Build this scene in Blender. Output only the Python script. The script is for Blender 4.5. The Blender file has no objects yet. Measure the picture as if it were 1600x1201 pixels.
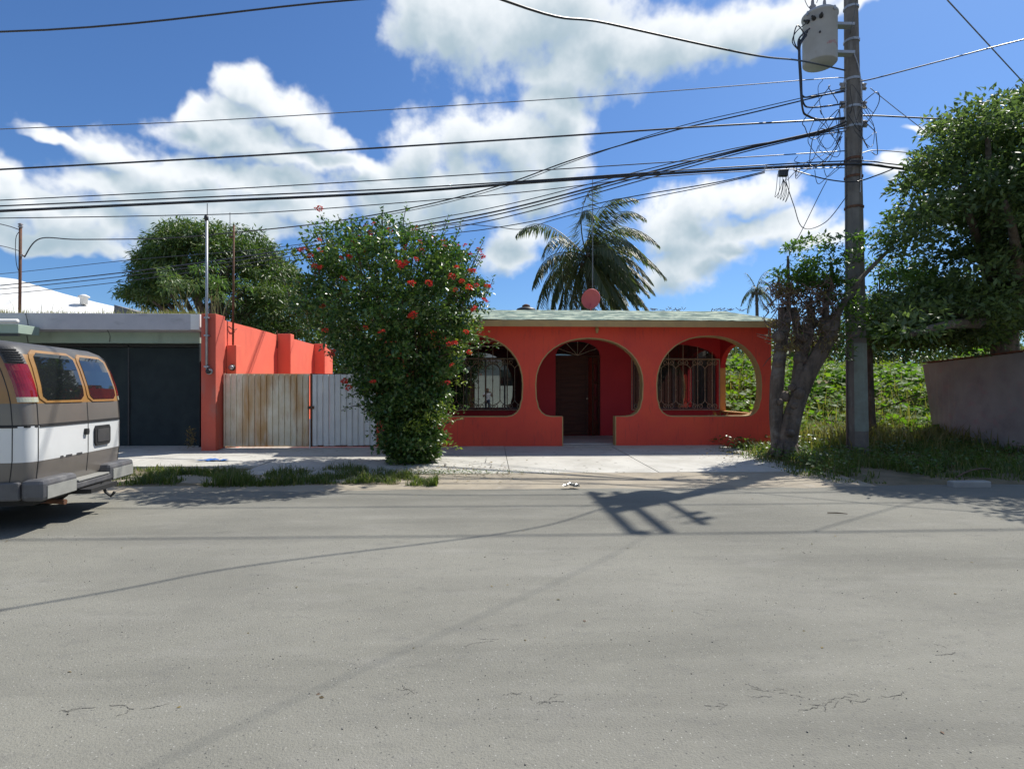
import bpy, math, random
import numpy as np
from mathutils import Vector, Matrix, noise as mnoise
from mathutils.geometry import tessellate_polygon

random.seed(7)
R = math.radians
S = bpy.context.scene
COL = S.collection

# ------------------------------------------------------------------ camera
EYE = 1.45
F = 900.0                      # focal length in pixels of the 1600 px wide photograph
YAW = math.atan(35 / F)
HZ = 612.0
cam_data = bpy.data.cameras.new('camera')
cam = bpy.data.objects.new('camera', cam_data)
COL.objects.link(cam)
cam.location = (0, 0, EYE)
cam.rotation_euler = (R(90), 0, -YAW)
cam_data.sensor_width = 36
cam_data.sensor_fit = 'HORIZONTAL'
cam_data.lens = F / 1600 * 36
cam_data.shift_y = (HZ - 600.5) / 1600
cam_data.clip_end = 3000
cam_data.clip_start = 0.02
S.camera = cam

# ------------------------------------------------------------------ light
SUN_EL = R(54)
SUN_AZ = R(50)                 # from +Y towards +X
sunv = Vector((math.cos(SUN_EL) * math.sin(SUN_AZ), math.cos(SUN_EL) * math.cos(SUN_AZ), math.sin(SUN_EL)))
sd = bpy.data.lights.new('sun', 'SUN')
sd.energy = 4.8
sd.angle = R(0.53)
sd.color = (1.0, 0.955, 0.88)
sun = bpy.data.objects.new('sun', sd)
COL.objects.link(sun)
sun.rotation_euler = (-sunv).to_track_quat('-Z', 'Y').to_euler()

S.view_settings.view_transform = 'Standard'
S.view_settings.look = 'None'
S.view_settings.exposure = 0.32
S.view_settings.gamma = 1.0
S.view_settings.use_curve_mapping = False
S.cycles.max_bounces = 5
S.cycles.diffuse_bounces = 3
S.cycles.glossy_bounces = 3
S.cycles.transmission_bounces = 3
S.cycles.transparent_max_bounces = 8


# pixel of the photograph -> point at world depth Y, or on the level z = h
def ray(px, py):
    u = (px - 800) / F
    v = (HZ - py) / F
    return (math.sin(YAW) + math.cos(YAW) * u, math.cos(YAW) - math.sin(YAW) * u, v)


def P(px, py, Y):
    dx, dy, dz = ray(px, py)
    t = Y / dy
    return Vector((dx * t, Y, EYE + dz * t))


def G(px, py, h=0.0):
    dx, dy, dz = ray(px, py)
    t = (h - EYE) / dz
    return Vector((dx * t, dy * t, h))


# ------------------------------------------------------------------ world: clear sky with cumulus clouds
W = bpy.data.worlds.new('World')
S.world = W
W.use_nodes = True
wt = W.node_tree
wt.nodes.clear()


def N(tree, kind, **kw):
    n = tree.nodes.new(kind)
    for k, v in kw.items():
        if k.startswith('i_'):
            n.inputs[int(k[2:])].default_value = v
        else:
            setattr(n, k, v)
    return n


def azel(px, py):
    dx, dy, dz = ray(px, py)
    return math.atan2(dx, dy), math.atan2(dz, math.hypot(dx, dy))


BLOBS = [  # cx, cy, rx, ry in photograph pixels, turned into azimuth and elevation
    (655, 15, 50, 75), (720, 40, 90, 75), (850, 30, 140, 90), (960, 70, 120, 62), (1060, 55, 90, 60), (1150, 45, 80, 50), (1230, 20, 90, 45),
    (890, 110, 90, 40), (870, 175, 48, 60), (880, 235, 40, 75), (800, 235, 80, 48), (735, 225, 60, 50), (650, 225, 48, 50), (600, 285, 90, 40), (700, 300, 120, 45), (840, 290, 60, 45),
    (385, 135, 40, 32), (440, 165, 70, 35), (350, 180, 60, 32), (310, 160, 30, 20), (500, 205, 55, 18), (480, 185, 35, 30), (380, 215, 110, 32), (460, 245, 80, 25),
    (150, 215, 50, 28), (75, 205, 50, 12), (195, 235, 65, 35), (255, 265, 60, 36), (15, 290, 38, 38), (140, 290, 55, 22), (330, 265, 60, 24), (420, 285, 90, 26),
    (80, 335, 150, 40), (300, 315, 150, 48), (560, 250, 70, 26), (470, 325, 80, 30), (90, 378, 150, 18), (350, 355, 110, 26), (220, 300, 110, 34), (610, 320, 90, 36),
    (800, 365, 46, 38), (790, 410, 36, 28),
    (1180, 300, 70, 34), (1105, 315, 60, 36), (1060, 355, 75, 50), (1060, 420, 60, 42), (1120, 385, 60, 28), (1230, 350, 75, 28), (1160, 355, 60, 20), (1290, 370, 50, 16),
    (1385, 275, 34, 16), (1430, 200, 22, 9), (1330, 10, 40, 16), (1390, 255, 24, 14),
    (1500, 330, 60, 30),
]
grp = bpy.data.node_groups.new('cloud_density', 'ShaderNodeTree')
grp.interface.new_socket('Dir', in_out='INPUT', socket_type='NodeSocketVector')
grp.interface.new_socket('Density', in_out='OUTPUT', socket_type='NodeSocketFloat')
grp.interface.new_socket('Thickness', in_out='OUTPUT', socket_type='NodeSocketFloat')
gi = N(grp, 'NodeGroupInput')
go = N(grp, 'NodeGroupOutput')
L = grp.links.new


def gm(op, a, b=None, c=None, clamp=False, tree=grp):
    n = N(tree, 'ShaderNodeMath', operation=op, use_clamp=clamp)
    for i, v in enumerate((a, b, c)):
        if v is None:
            continue
        if isinstance(v, (int, float)):
            n.inputs[i].default_value = v
        else:
            tree.links.new(v, n.inputs[i])
    return n.outputs[0]


# warp the direction so that outlines billow
nz1 = N(grp, 'ShaderNodeTexNoise')
nz1.inputs['Scale'].default_value = 7.0
nz1.inputs['Detail'].default_value = 4.0
nz1.inputs['Roughness'].default_value = 0.62
L(gi.outputs[0], nz1.inputs['Vector'])
sb = N(grp, 'ShaderNodeVectorMath', operation='SUBTRACT')
L(nz1.outputs['Color'], sb.inputs[0])
sb.inputs[1].default_value = (0.5, 0.5, 0.5)
sc_ = N(grp, 'ShaderNodeVectorMath', operation='SCALE')
L(sb.outputs[0], sc_.inputs[0])
sc_.inputs['Scale'].default_value = 0.115
ad = N(grp, 'ShaderNodeVectorMath', operation='ADD')
L(gi.outputs[0], ad.inputs[0])
L(sc_.outputs[0], ad.inputs[1])
sx = N(grp, 'ShaderNodeSeparateXYZ')
L(ad.outputs[0], sx.inputs[0])
az = gm('ARCTAN2', sx.outputs[0], sx.outputs[1])
hyp = gm('SQRT', gm('ADD', gm('MULTIPLY', sx.outputs[0], sx.outputs[0]), gm('MULTIPLY', sx.outputs[1], sx.outputs[1])))
el = gm('ARCTAN2', sx.outputs[2], hyp)
cb = N(grp, 'ShaderNodeCombineXYZ')
L(az, cb.inputs[0])
L(el, cb.inputs[1])

def blobfield(vec):
    acc = None
    for (cx, cy, rx, ry) in BLOBS:
        a0, e0 = azel(cx, cy)
        a1, _ = azel(cx + rx, cy)
        _, e1 = azel(cx, cy - ry)
        ka, ke = 1 / max(abs(a1 - a0), .004), 1 / max(abs(e1 - e0), .004)
        m = N(grp, 'ShaderNodeVectorMath', operation='MULTIPLY_ADD')
        L(vec, m.inputs[0])
        m.inputs[1].default_value = (ka, ke, 0)
        m.inputs[2].default_value = (-a0 * ka, -e0 * ke, 0)
        ln = N(grp, 'ShaderNodeVectorMath', operation='LENGTH')
        L(m.outputs[0], ln.inputs[0])
        acc = ln.outputs['Value'] if acc is None else gm('SMOOTH_MIN', acc, ln.outputs['Value'], 0.35)
    return acc


acc = blobfield(cb.outputs[0])
of = N(grp, 'ShaderNodeVectorMath', operation='ADD')
L(cb.outputs[0], of.inputs[0])
of.inputs[1].default_value = (0.010, 0.034, 0)
acc2 = blobfield(of.outputs[0])
# cauliflower detail
nz2 = N(grp, 'ShaderNodeTexNoise')
nz2.inputs['Scale'].default_value = 19.0
nz2.inputs['Detail'].default_value = 4.0
nz2.inputs['Roughness'].default_value = 0.6
L(gi.outputs[0], nz2.inputs['Vector'])
vor = N(grp, 'ShaderNodeTexVoronoi', feature='F1', voronoi_dimensions='2D')
vor.inputs['Scale'].default_value = 17.0
vor.inputs['Detail'].default_value = 1.0
L(cb.outputs[0], vor.inputs['Vector'])
dens = gm('SUBTRACT', 1.26, acc)
detail = gm('ADD', gm('MULTIPLY', gm('SUBTRACT', nz2.outputs['Fac'], 0.5), 2.0), gm('MULTIPLY', gm('SUBTRACT', vor.outputs['Distance'], 0.4), -.38))
thick = gm('ADD', gm('SUBTRACT', 1.12, acc2), gm('MULTIPLY', gm('SUBTRACT', nz2.outputs['Fac'], 0.5), 1.0))
dens = gm('ADD', dens, gm('MULTIPLY', detail, .75))
# scattered cumulus in the rest of the sky, away from the part mapped above
nz3 = N(grp, 'ShaderNodeTexNoise')
nz3.inputs['Scale'].default_value = 3.2
nz3.inputs['Detail'].default_value = 4.0
nz3.inputs['Roughness'].default_value = 0.58
L(gi.outputs[0], nz3.inputs['Vector'])
gen = gm('MULTIPLY', gm('SUBTRACT', nz3.outputs['Fac'], 0.53), 6.0)
azr = N(grp, 'ShaderNodeSeparateXYZ')
L(gi.outputs[0], azr.inputs[0])
ww = N(grp, 'ShaderNodeMapRange', interpolation_type='SMOOTHSTEP')
L(gm('ABSOLUTE', az), ww.inputs[0])
ww.inputs[1].default_value = 0.85
ww.inputs[2].default_value = 1.1
w2 = N(grp, 'ShaderNodeMapRange', interpolation_type='SMOOTHSTEP')
L(el, w2.inputs[0])
w2.inputs[1].default_value = 0.66
w2.inputs[2].default_value = 0.82
wmax = gm('MAXIMUM', ww.outputs[0], w2.outputs[0])
mixd = gm('ADD', gm('MULTIPLY', gm('MAXIMUM', gen, -1.0), wmax), gm('MULTIPLY', gm('MAXIMUM', dens, -1.0), gm('SUBTRACT', 1.0, wmax)))
L(mixd, go.inputs[0])
L(gm('ADD', gm('MULTIPLY', gen, wmax), gm('MULTIPLY', thick, gm('SUBTRACT', 1.0, wmax))), go.inputs[1])

tc = N(wt, 'ShaderNodeTexCoord')
sky = N(wt, 'ShaderNodeTexSky', sky_type='NISHITA')
sky.sun_disc = False
sky.sun_elevation = SUN_EL
sky.sun_rotation = SUN_AZ
sky.altitude = 10
sky.air_density = 1.0
sky.dust_density = 0.6
sky.ozone_density = 2.0
LW = wt.links.new
SKY_STRENGTH = 0.10


cg = N(wt, 'ShaderNodeGroup')
cg.node_tree = grp
LW(tc.outputs['Generated'], cg.inputs[0])
d0, d1 = cg.outputs[0], cg.outputs[1]
mask = N(wt, 'ShaderNodeMapRange', interpolation_type='SMOOTHSTEP')
LW(d0, mask.inputs[0])
mask.inputs[1].default_value = -0.22
mask.inputs[2].default_value = 0.60
# shade: thick cloud towards the sun side means a greyer underside
shade = N(wt, 'ShaderNodeMapRange', interpolation_type='SMOOTHSTEP')
LW(d1, shade.inputs[0])
shade.inputs[1].default_value = -0.35
shade.inputs[2].default_value = 1.25
cmix = N(wt, 'ShaderNodeMix', data_type='RGBA')
LW(shade.outputs[0], cmix.inputs['Factor'])
k = 1 / SKY_STRENGTH
cmix.inputs[6].default_value = (0.80 * k, 0.83 * k, 0.86 * k, 1)
cmix.inputs[7].default_value = (0.34 * k, 0.44 * k, 0.51 * k, 1)
hs = N(wt, 'ShaderNodeMix', data_type='RGBA', blend_type='MULTIPLY')
hs.inputs['Factor'].default_value = 1
LW(sky.outputs[0], hs.inputs[6])
hs.inputs[7].default_value = (.50, .74, 1.04, 1)
fin = N(wt, 'ShaderNodeMix', data_type='RGBA')
LW(mask.outputs[0], fin.inputs['Factor'])
LW(hs.outputs[2], fin.inputs[6])
LW(cmix.outputs[2], fin.inputs[7])
bg = N(wt, 'ShaderNodeBackground')
bg.inputs['Strength'].default_value = SKY_STRENGTH
LW(fin.outputs[2], bg.inputs['Color'])
wo = N(wt, 'ShaderNodeOutputWorld')
LW(bg.outputs[0], wo.inputs['Surface'])


# ------------------------------------------------------------------ materials
def rgb(r, g, b):
    return (r, g, b, 1)


def mat(name, c1, c2=None, scale=3.0, rough=0.85, bump=0.0, bscale=None, metal=0.0, spec=0.5, detail=6, lo=0.35, hi=0.65,
        stains=(), coord='Object', stretch=None, ior=None, coat=0.0, speck=None):
    """noise-mixed paint or stone; stains = [(colour, scale, low, high, stretch, amount)]"""
    m = bpy.data.materials.new(name)
    m.use_nodes = True
    t = m.node_tree
    b = t.nodes['Principled BSDF']
    b.inputs['Roughness'].default_value = rough
    b.inputs['Metallic'].default_value = metal
    b.inputs['Specular IOR Level'].default_value = spec
    if ior:
        b.inputs['IOR'].default_value = ior
    if coat:
        b.inputs['Coat Weight'].default_value = coat
        b.inputs['Coat Roughness'].default_value = .08
    tcn = t.nodes.new('ShaderNodeTexCoord')

    def mapped(st):
        if not st:
            return tcn.outputs[coord]
        mp = t.nodes.new('ShaderNodeMapping')
        mp.inputs['Scale'].default_value = st
        t.links.new(tcn.outputs[coord], mp.inputs[0])
        return mp.outputs[0]

    def noisefac(sc, st, lo, hi, det=6):
        n = t.nodes.new('ShaderNodeTexNoise')
        n.inputs['Scale'].default_value = sc
        n.inputs['Detail'].default_value = det
        n.inputs['Roughness'].default_value = .6
        t.links.new(mapped(st), n.inputs['Vector'])
        mr = t.nodes.new('ShaderNodeMapRange')
        mr.inputs[1].default_value = lo
        mr.inputs[2].default_value = hi
        t.links.new(n.outputs['Fac'], mr.inputs[0])
        return mr.outputs[0], n.outputs['Fac']

    if c2 is None:
        c2 = tuple(x * .8 for x in c1[:3]) + (1,)
    f, _ = noisefac(scale, stretch, lo, hi, detail)
    mx = t.nodes.new('ShaderNodeMix')
    mx.data_type = 'RGBA'
    mx.inputs[6].default_value = c1
    mx.inputs[7].default_value = c2
    t.links.new(f, mx.inputs['Factor'])
    out = mx.outputs[2]
    for (c, sc, l, h, st, amt) in stains:
        f, _ = noisefac(sc, st, l, h)
        mu = t.nodes.new('ShaderNodeMath')
        mu.operation = 'MULTIPLY'
        mu.inputs[1].default_value = amt
        t.links.new(f, mu.inputs[0])
        m2 = t.nodes.new('ShaderNodeMix')
        m2.data_type = 'RGBA'
        t.links.new(mu.outputs[0], m2.inputs['Factor'])
        t.links.new(out, m2.inputs[6])
        m2.inputs[7].default_value = c
        out = m2.outputs[2]
    if speck:
        for (c, sc, th) in speck:
            v = t.nodes.new('ShaderNodeTexVoronoi')
            v.inputs['Scale'].default_value = sc
            t.links.new(tcn.outputs[coord], v.inputs['Vector'])
            sep = t.nodes.new('ShaderNodeSeparateColor')
            t.links.new(v.outputs['Color'], sep.inputs[0])
            g1 = t.nodes.new('ShaderNodeMath'); g1.operation = 'LESS_THAN'; g1.inputs[1].default_value = .28
            t.links.new(v.outputs['Distance'], g1.inputs[0])
            g2 = t.nodes.new('ShaderNodeMath'); g2.operation = 'LESS_THAN'; g2.inputs[1].default_value = th
            t.links.new(sep.outputs[0], g2.inputs[0])
            g3 = t.nodes.new('ShaderNodeMath'); g3.operation = 'MULTIPLY'
            t.links.new(g1.outputs[0], g3.inputs[0]); t.links.new(g2.outputs[0], g3.inputs[1])
            g4 = t.nodes.new('ShaderNodeMath'); g4.operation = 'MULTIPLY'; g4.inputs[1].default_value = .8
            t.links.new(g3.outputs[0], g4.inputs[0])
            m2 = t.nodes.new('ShaderNodeMix'); m2.data_type = 'RGBA'
            t.links.new(g4.outputs[0], m2.inputs['Factor']); t.links.new(out, m2.inputs[6])
            m2.inputs[7].default_value = c
            out = m2.outputs[2]
    t.links.new(out, b.inputs['Base Color'])
    if bump:
        _, raw = noisefac(bscale or scale * 6, None, 0, 1)
        bp = t.nodes.new('ShaderNodeBump')
        bp.inputs['Strength'].default_value = bump
        bp.inputs['Distance'].default_value = .02
        t.links.new(raw, bp.inputs['Height'])
        t.links.new(bp.outputs[0], b.inputs['Normal'])
    return m


def leafmat(name, cols, rough=.42, trans=.3, spec=.5, tcol=None):
    """leaves: hue varies from leaf to leaf, light passes through"""
    m = bpy.data.materials.new(name)
    m.use_nodes = True
    t = m.node_tree
    b = t.nodes['Principled BSDF']
    b.inputs['Roughness'].default_value = rough
    b.inputs['Specular IOR Level'].default_value = spec
    g = t.nodes.new('ShaderNodeNewGeometry')
    cr = t.nodes.new('ShaderNodeValToRGB')
    el_ = cr.color_ramp.elements
    while len(el_) < len(cols):
        el_.new(.5)
    for i, c in enumerate(cols):
        el_[i].position = i / (len(cols) - 1)
        el_[i].color = c
    t.links.new(g.outputs['Random Per Island'], cr.inputs[0])
    t.links.new(cr.outputs[0], b.inputs['Base Color'])
    tr = t.nodes.new('ShaderNodeBsdfTranslucent')
    mm = t.nodes.new('ShaderNodeMix')
    mm.data_type = 'RGBA'
    mm.blend_type = 'MULTIPLY'
    mm.inputs['Factor'].default_value = 1
    t.links.new(cr.outputs[0], mm.inputs[6])
    mm.inputs[7].default_value = tcol or (1.9, 2.2, .9, 1)
    t.links.new(mm.outputs[2], tr.inputs[0])
    ms = t.nodes.new('ShaderNodeMixShader')
    ms.inputs[0].default_value = trans
    t.links.new(b.outputs[0], ms.inputs[1])
    t.links.new(tr.outputs[0], ms.inputs[2])
    t.links.new(ms.outputs[0], t.nodes['Material Output'].inputs[0])
    return m


M = {}
M['road'] = mat('asphalt', rgb(.245, .238, .200), rgb(.178, .174, .149), scale=.55, rough=.95, bump=.5, bscale=90, detail=12, lo=.3, hi=.7, spec=.25,
                stains=[(rgb(.27, .262, .225), .35, .48, .62, (.35, 1, 1), .7), (rgb(.12, .118, .102), .60, .52, .66, (.14, 1, 1), .6), (rgb(.14, .138, .118), .22, .50, .58, (.3, 1, 1), .5), (rgb(.10, .098, .09), 2.2, .64, .74, (.6, 1, 1), .5), (rgb(.30, .29, .26), 3.0, .55, .75, (.35, 1, 1), .35),
                        (rgb(.13, .128, .12), 9, .56, .74, (.5, 1, 1), .35), (rgb(.12, .118, .11), 38, .58, .72, None, .45), (rgb(.31, .30, .27), 60, .58, .75, None, .45), (rgb(.14, .138, .13), 140, .54, .70, None, .4)],
                speck=[(rgb(.40, .39, .35), 85, .05), (rgb(.09, .09, .085), 60, .05)])
M['apron'] = mat('sandy_concrete', rgb(.36, .31, .23), rgb(.27, .235, .18), scale=1.6, rough=.92, bump=.3, bscale=50,
                 stains=[(rgb(.17, .15, .13), 2.5, .58, .75, (.5, 1, 1), .7), (rgb(.45, .42, .36), 5, .55, .8, None, .5)])
M['sidewalk'] = mat('pale_concrete', rgb(.53, .515, .465), rgb(.42, .405, .36), scale=1.3, rough=.9, bump=.25, bscale=40,
                    stains=[(rgb(.25, .225, .19), 1.5, .58, .74, None, .65), (rgb(.2, .19, .17), 9, .62, .72, None, .5), (rgb(.56, .55, .52), 4, .5, .8, None, .4)],
                    speck=[(rgb(.12, .1, .08), 9, .06)])
M['soil'] = mat('soil', rgb(.24, .19, .13), rgb(.11, .10, .055), scale=1.2, rough=1, bump=.6, bscale=20)
M['porchfloor'] = mat('porch_floor_concrete', rgb(.50, .45, .42), rgb(.42, .38, .36), scale=2, rough=.6)
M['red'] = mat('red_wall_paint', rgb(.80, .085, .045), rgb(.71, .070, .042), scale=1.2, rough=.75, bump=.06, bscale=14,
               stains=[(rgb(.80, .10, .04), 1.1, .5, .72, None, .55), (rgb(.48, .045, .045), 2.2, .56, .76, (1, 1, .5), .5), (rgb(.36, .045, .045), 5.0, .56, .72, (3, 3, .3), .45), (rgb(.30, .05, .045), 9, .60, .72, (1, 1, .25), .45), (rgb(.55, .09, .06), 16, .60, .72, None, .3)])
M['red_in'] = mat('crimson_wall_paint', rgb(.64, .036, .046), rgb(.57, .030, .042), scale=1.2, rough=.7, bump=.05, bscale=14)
M['orange'] = mat('coral_orange_wall_paint', rgb(.92, .19, .11), rgb(.85, .165, .10), scale=1.5, rough=.8, bump=.12, bscale=10,
                  stains=[(rgb(.58, .10, .06), 2.0, .6, .8, (1, 1, .3), .5), (rgb(.40, .14, .10), 6, .68, .78, (2, 2, .5), .5)])
M['tan'] = mat('ochre_trim_paint', rgb(.50, .32, .13), rgb(.42, .27, .12), scale=4, rough=.75,
               stains=[(rgb(.25, .18, .11), 3, .58, .75, None, .5)])
M['sill'] = mat('orange_sill_paint', rgb(.75, .36, .12), rgb(.65, .30, .10), scale=4, rough=.7)
M['roofgreen'] = mat('weathered_green_roof_coating', rgb(.36, .42, .32), rgb(.09, .15, .125), scale=3.2, rough=.95, bump=.5, bscale=18, detail=10, lo=.45, hi=.53, stretch=(.7, .8, 1),
                     stains=[(rgb(.05, .08, .07), 5.0, .50, .60, (.5, 1, 1), .75), (rgb(.55, .52, .42), 8, .56, .66, (.5, 1, 1), .5)])
M['wood'] = mat('dark_varnished_wood', rgb(.11, .036, .020), rgb(.06, .020, .013), scale=3, rough=.6, spec=.3, stretch=(1, 1, 12))
M['iron'] = mat('tan_painted_iron', rgb(.55, .45, .34), rgb(.38, .29, .21), scale=14, rough=.6)
M['curtain'] = mat('interior_dark', rgb(.03, .02, .02), rgb(.05, .03, .03), scale=4)
M['fascia'] = mat('grey_lilac_concrete_paint', rgb(.50, .485, .505), rgb(.42, .41, .44), scale=2, rough=.9, bump=.1,
                  stains=[(rgb(.13, .12, .12), 1.6, .6, .8, (.8, 1, 2.5), .6), (rgb(.5, .5, .5), 4, .6, .8, None, .4)])
M['whitewash'] = mat('whitewash', rgb(.80, .79, .76), rgb(.70, .69, .66), scale=2, rough=.9,
                     stains=[(rgb(.4, .38, .35), 3, .62, .8, (1, 1, .3), .5)])
M['greenpaint'] = mat('pale_green_wall_paint', rgb(.36, .45, .37), rgb(.31, .40, .33), scale=2, rough=.85,
                      stains=[(rgb(.15, .18, .15), 2.5, .58, .75, (1, 1, .4), .5)])
M['net'] = mat('dark_green_shade_cloth', rgb(.028, .040, .042), rgb(.018, .027, .030), scale=2.5, rough=.9, stains=[(rgb(.05, .065, .06), 1.4, .6, .75, (1, 1, .3), .5)])
M['greyconc'] = mat('grey_rendered_wall', rgb(.40, .40, .375), rgb(.28, .28, .265), scale=1.1, rough=.95, bump=.3, bscale=12,
                    stains=[(rgb(.15, .145, .135), 1.2, .55, .75, (1, 1, .8), .6), (rgb(.45, .29, .28), 3.5, .55, .7, None, .5)])
M['brick'] = mat('brick_coping', rgb(.24, .10, .06), rgb(.16, .08, .05), scale=5, rough=.95)
M['rustgate'] = mat('rusty_cream_sheet_metal', rgb(.84, .77, .61), rgb(.72, .62, .44), scale=3, rough=.7, coord='Object',
                    stains=[(rgb(.52, .28, .09), 1.1, .44, .60, (1.8, 1, .35), .85), (rgb(.36, .15, .05), 4.5, .60, .70, (1.8, 1, .35), .6), (rgb(.70, .64, .52), 5, .55, .72, (2, 1, .3), .5)])
M['whitegate'] = mat('dusty_white_sheet_metal', rgb(.80, .78, .75), rgb(.70, .68, .65), scale=3, rough=.65,
                     stains=[(rgb(.36, .25, .16), 3, .62, .75, (2, 1, .25), .6)])
M['rust'] = mat('rusty_steel', rgb(.16, .07, .035), rgb(.09, .045, .03), scale=12, rough=.85)
M['galv'] = mat('galvanised_pipe', rgb(.42, .43, .45), rgb(.34, .35, .37), scale=9, rough=.45, metal=.5)
M['black'] = mat('black_plastic', rgb(.02, .02, .022), rgb(.03, .03, .03), scale=9, rough=.5)
M['cable'] = mat('black_cable', rgb(.018, .018, .022), rgb(.035, .035, .04), scale=9, rough=.45)
M['alu'] = mat('dull_aluminium_wire', rgb(.12, .12, .13), rgb(.20, .20, .21), scale=9, rough=.5)
M['poleconc'] = mat('pole_concrete', rgb(.22, .195, .17), rgb(.15, .135, .12), scale=2.5, rough=.95, bump=.35, bscale=25,
                    stains=[(rgb(.10, .09, .085), 1.5, .52, .72, (3, 3, .25), .6), (rgb(.33, .32, .31), 3.0, .58, .7, (2, 2, .4), .5)])
M['polegreen'] = mat('faded_green_poster_paint', rgb(.24, .28, .24), rgb(.20, .21, .18), scale=5, rough=.95)
M['trafo'] = mat('transformer_grey_enamel', rgb(.42, .43, .44), rgb(.36, .37, .38), scale=3, rough=.5,
                 stains=[(rgb(.2, .13, .09), 7, .66, .76, (1, 1, .4), .6)])
M['porcelain'] = mat('porcelain_insulator', rgb(.23, .20, .19), rgb(.35, .33, .31), scale=8, rough=.25)
M['fadedred'] = mat('faded_red_lettering', rgb(.42, .20, .19), rgb(.47, .36, .34), scale=20, rough=.7)
M['pink'] = mat('pink_painted_dish', rgb(.72, .14, .15), rgb(.66, .12, .13), scale=3, rough=.6)
M['bark'] = mat('grey_brown_bark', rgb(.17, .13, .10), rgb(.07, .055, .042), scale=4, rough=.95, bump=1.6, bscale=16, stretch=(2, 2, .6),
                stains=[(rgb(.27, .25, .22), 3, .55, .7, None, .6)])
M['root'] = mat('dry_reddish_twigs', rgb(.17, .11, .085), rgb(.09, .06, .045), scale=6, rough=.95)
M['palmtrunk'] = mat('palm_trunk', rgb(.16, .13, .10), rgb(.10, .085, .07), scale=5, rough=.95, bump=.6, stretch=(1, 1, 5))
M['vwhite'] = mat('van_white_enamel', rgb(.74, .75, .74), rgb(.70, .71, .70), scale=1.5, rough=.28, coat=.5, stains=[(rgb(.45, .42, .37), 2.2, .58, .8, (1, 1, .5), .35)])
M['vtaupe'] = mat('van_taupe_enamel', rgb(.175, .155, .135), rgb(.15, .135, .12), scale=2, rough=.32, coat=.4)
M['vgold'] = mat('van_gold_enamel', rgb(.37, .19, .055), rgb(.30, .17, .065), scale=2, rough=.35, coat=.4)
M['vroof'] = mat('van_dark_roof', rgb(.055, .055, .058), rgb(.09, .085, .08), scale=3, rough=.5)
M['vglass'] = mat('van_tinted_glass', rgb(.012, .014, .016), rgb(.016, .018, .02), scale=2, rough=.03, ior=1.9)
M['vblack'] = mat('van_black_rubber', rgb(.015, .015, .016), rgb(.025, .025, .025), scale=5, rough=.7)
M['vbumper'] = mat('bumper_grey_plastic', rgb(.12, .12, .125), rgb(.08, .08, .085), scale=4, rough=.55, stains=[(rgb(.25, .24, .23), 5, .55, .75, None, .5)])
M['vbumpface'] = mat('bumper_worn_silver', rgb(.36, .36, .33), rgb(.28, .28, .26), scale=4, rough=.4)
M['vred'] = mat('tail_lamp_red', rgb(.26, .012, .018), rgb(.20, .01, .014), scale=9, rough=.15, coat=.6)
M['vclear'] = mat('tail_lamp_clear', rgb(.50, .50, .36), rgb(.42, .42, .32), scale=9, rough=.15, coat=.6)
M['chrome'] = mat('chrome', rgb(.6, .6, .6), rgb(.5, .5, .5), scale=9, rough=.15, metal=1)
M['glass'] = mat('window_glass', rgb(.015, .02, .022), rgb(.02, .024, .026), scale=2, rough=.015, ior=2.3)
M['plastic_blue'] = mat('blue_plastic_sheet', rgb(.05, .16, .50), rgb(.10, .24, .55), scale=9, rough=.35)
M['plastic_white'] = mat('clear_white_plastic', rgb(.42, .44, .44), rgb(.3, .32, .32), scale=9, rough=.3)
M['stone'] = mat('loose_pebbles', rgb(.34, .32, .28), rgb(.16, .15, .13), scale=40, rough=.95)
M['backwhite'] = mat('white_building_paint', rgb(.80, .79, .75), rgb(.72, .70, .66), scale=.8, rough=.9)
M['backgrey'] = mat('grey_building_side', rgb(.25, .25, .26), rgb(.2, .2, .21), scale=1, rough=.9)
M['opp'] = mat('pale_mint_wall_paint', rgb(.62, .70, .62), rgb(.56, .63, .56), scale=1, rough=.9)
M['skin'] = mat('skin', rgb(.30, .16, .10), rgb(.27, .14, .09), scale=9, rough=.55)
M['shirt'] = mat('white_shirt', rgb(.72, .75, .82), rgb(.60, .64, .74), scale=12, rough=.9)
M['jeans'] = mat('dark_blue_jeans', rgb(.03, .05, .11), rgb(.02, .035, .08), scale=12, rough=.9)
M['hair'] = mat('black_hair', rgb(.012, .01, .01), rgb(.02, .016, .014), scale=20, rough=.6)
M['twig'] = mat('brown_stems', rgb(.12, .08, .05), rgb(.08, .055, .035), scale=9, rough=.9)

M['l_bush'] = leafmat('glossy_dark_green_leaves', [rgb(0.184, 0.230, 0.069), rgb(0.023, 0.060, 0.020), rgb(0.044, 0.103, 0.030), rgb(0.075, 0.141, 0.040), rgb(0.141, 0.208, 0.049), rgb(0.049, 0.108, 0.033)], rough=.34, trans=.22)
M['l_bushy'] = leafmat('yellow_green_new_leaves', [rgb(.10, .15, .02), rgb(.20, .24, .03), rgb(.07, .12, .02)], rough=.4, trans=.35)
M['petal'] = leafmat('scarlet_petals', [rgb(.62, .030, .018), rgb(.72, .075, .025), rgb(.55, .02, .06)], rough=.6, trans=.3, tcol=(1.1, .9, .9, 1))
M['l_mango'] = leafmat('mango_leaves', [rgb(0.030, 0.062, 0.020), rgb(0.058, 0.108, 0.028), rgb(0.089, 0.138, 0.034), rgb(0.138, 0.165, 0.048)], rough=.45, trans=.25)
M['l_tree'] = leafmat('fig_leaves', [rgb(.05, .080, .036), rgb(.085, .125, .050), rgb(.15, .20, .065), rgb(.065, .10, .045)], rough=.5, trans=.42, tcol=(1.6, 1.8, 1.0, 1))
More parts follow.
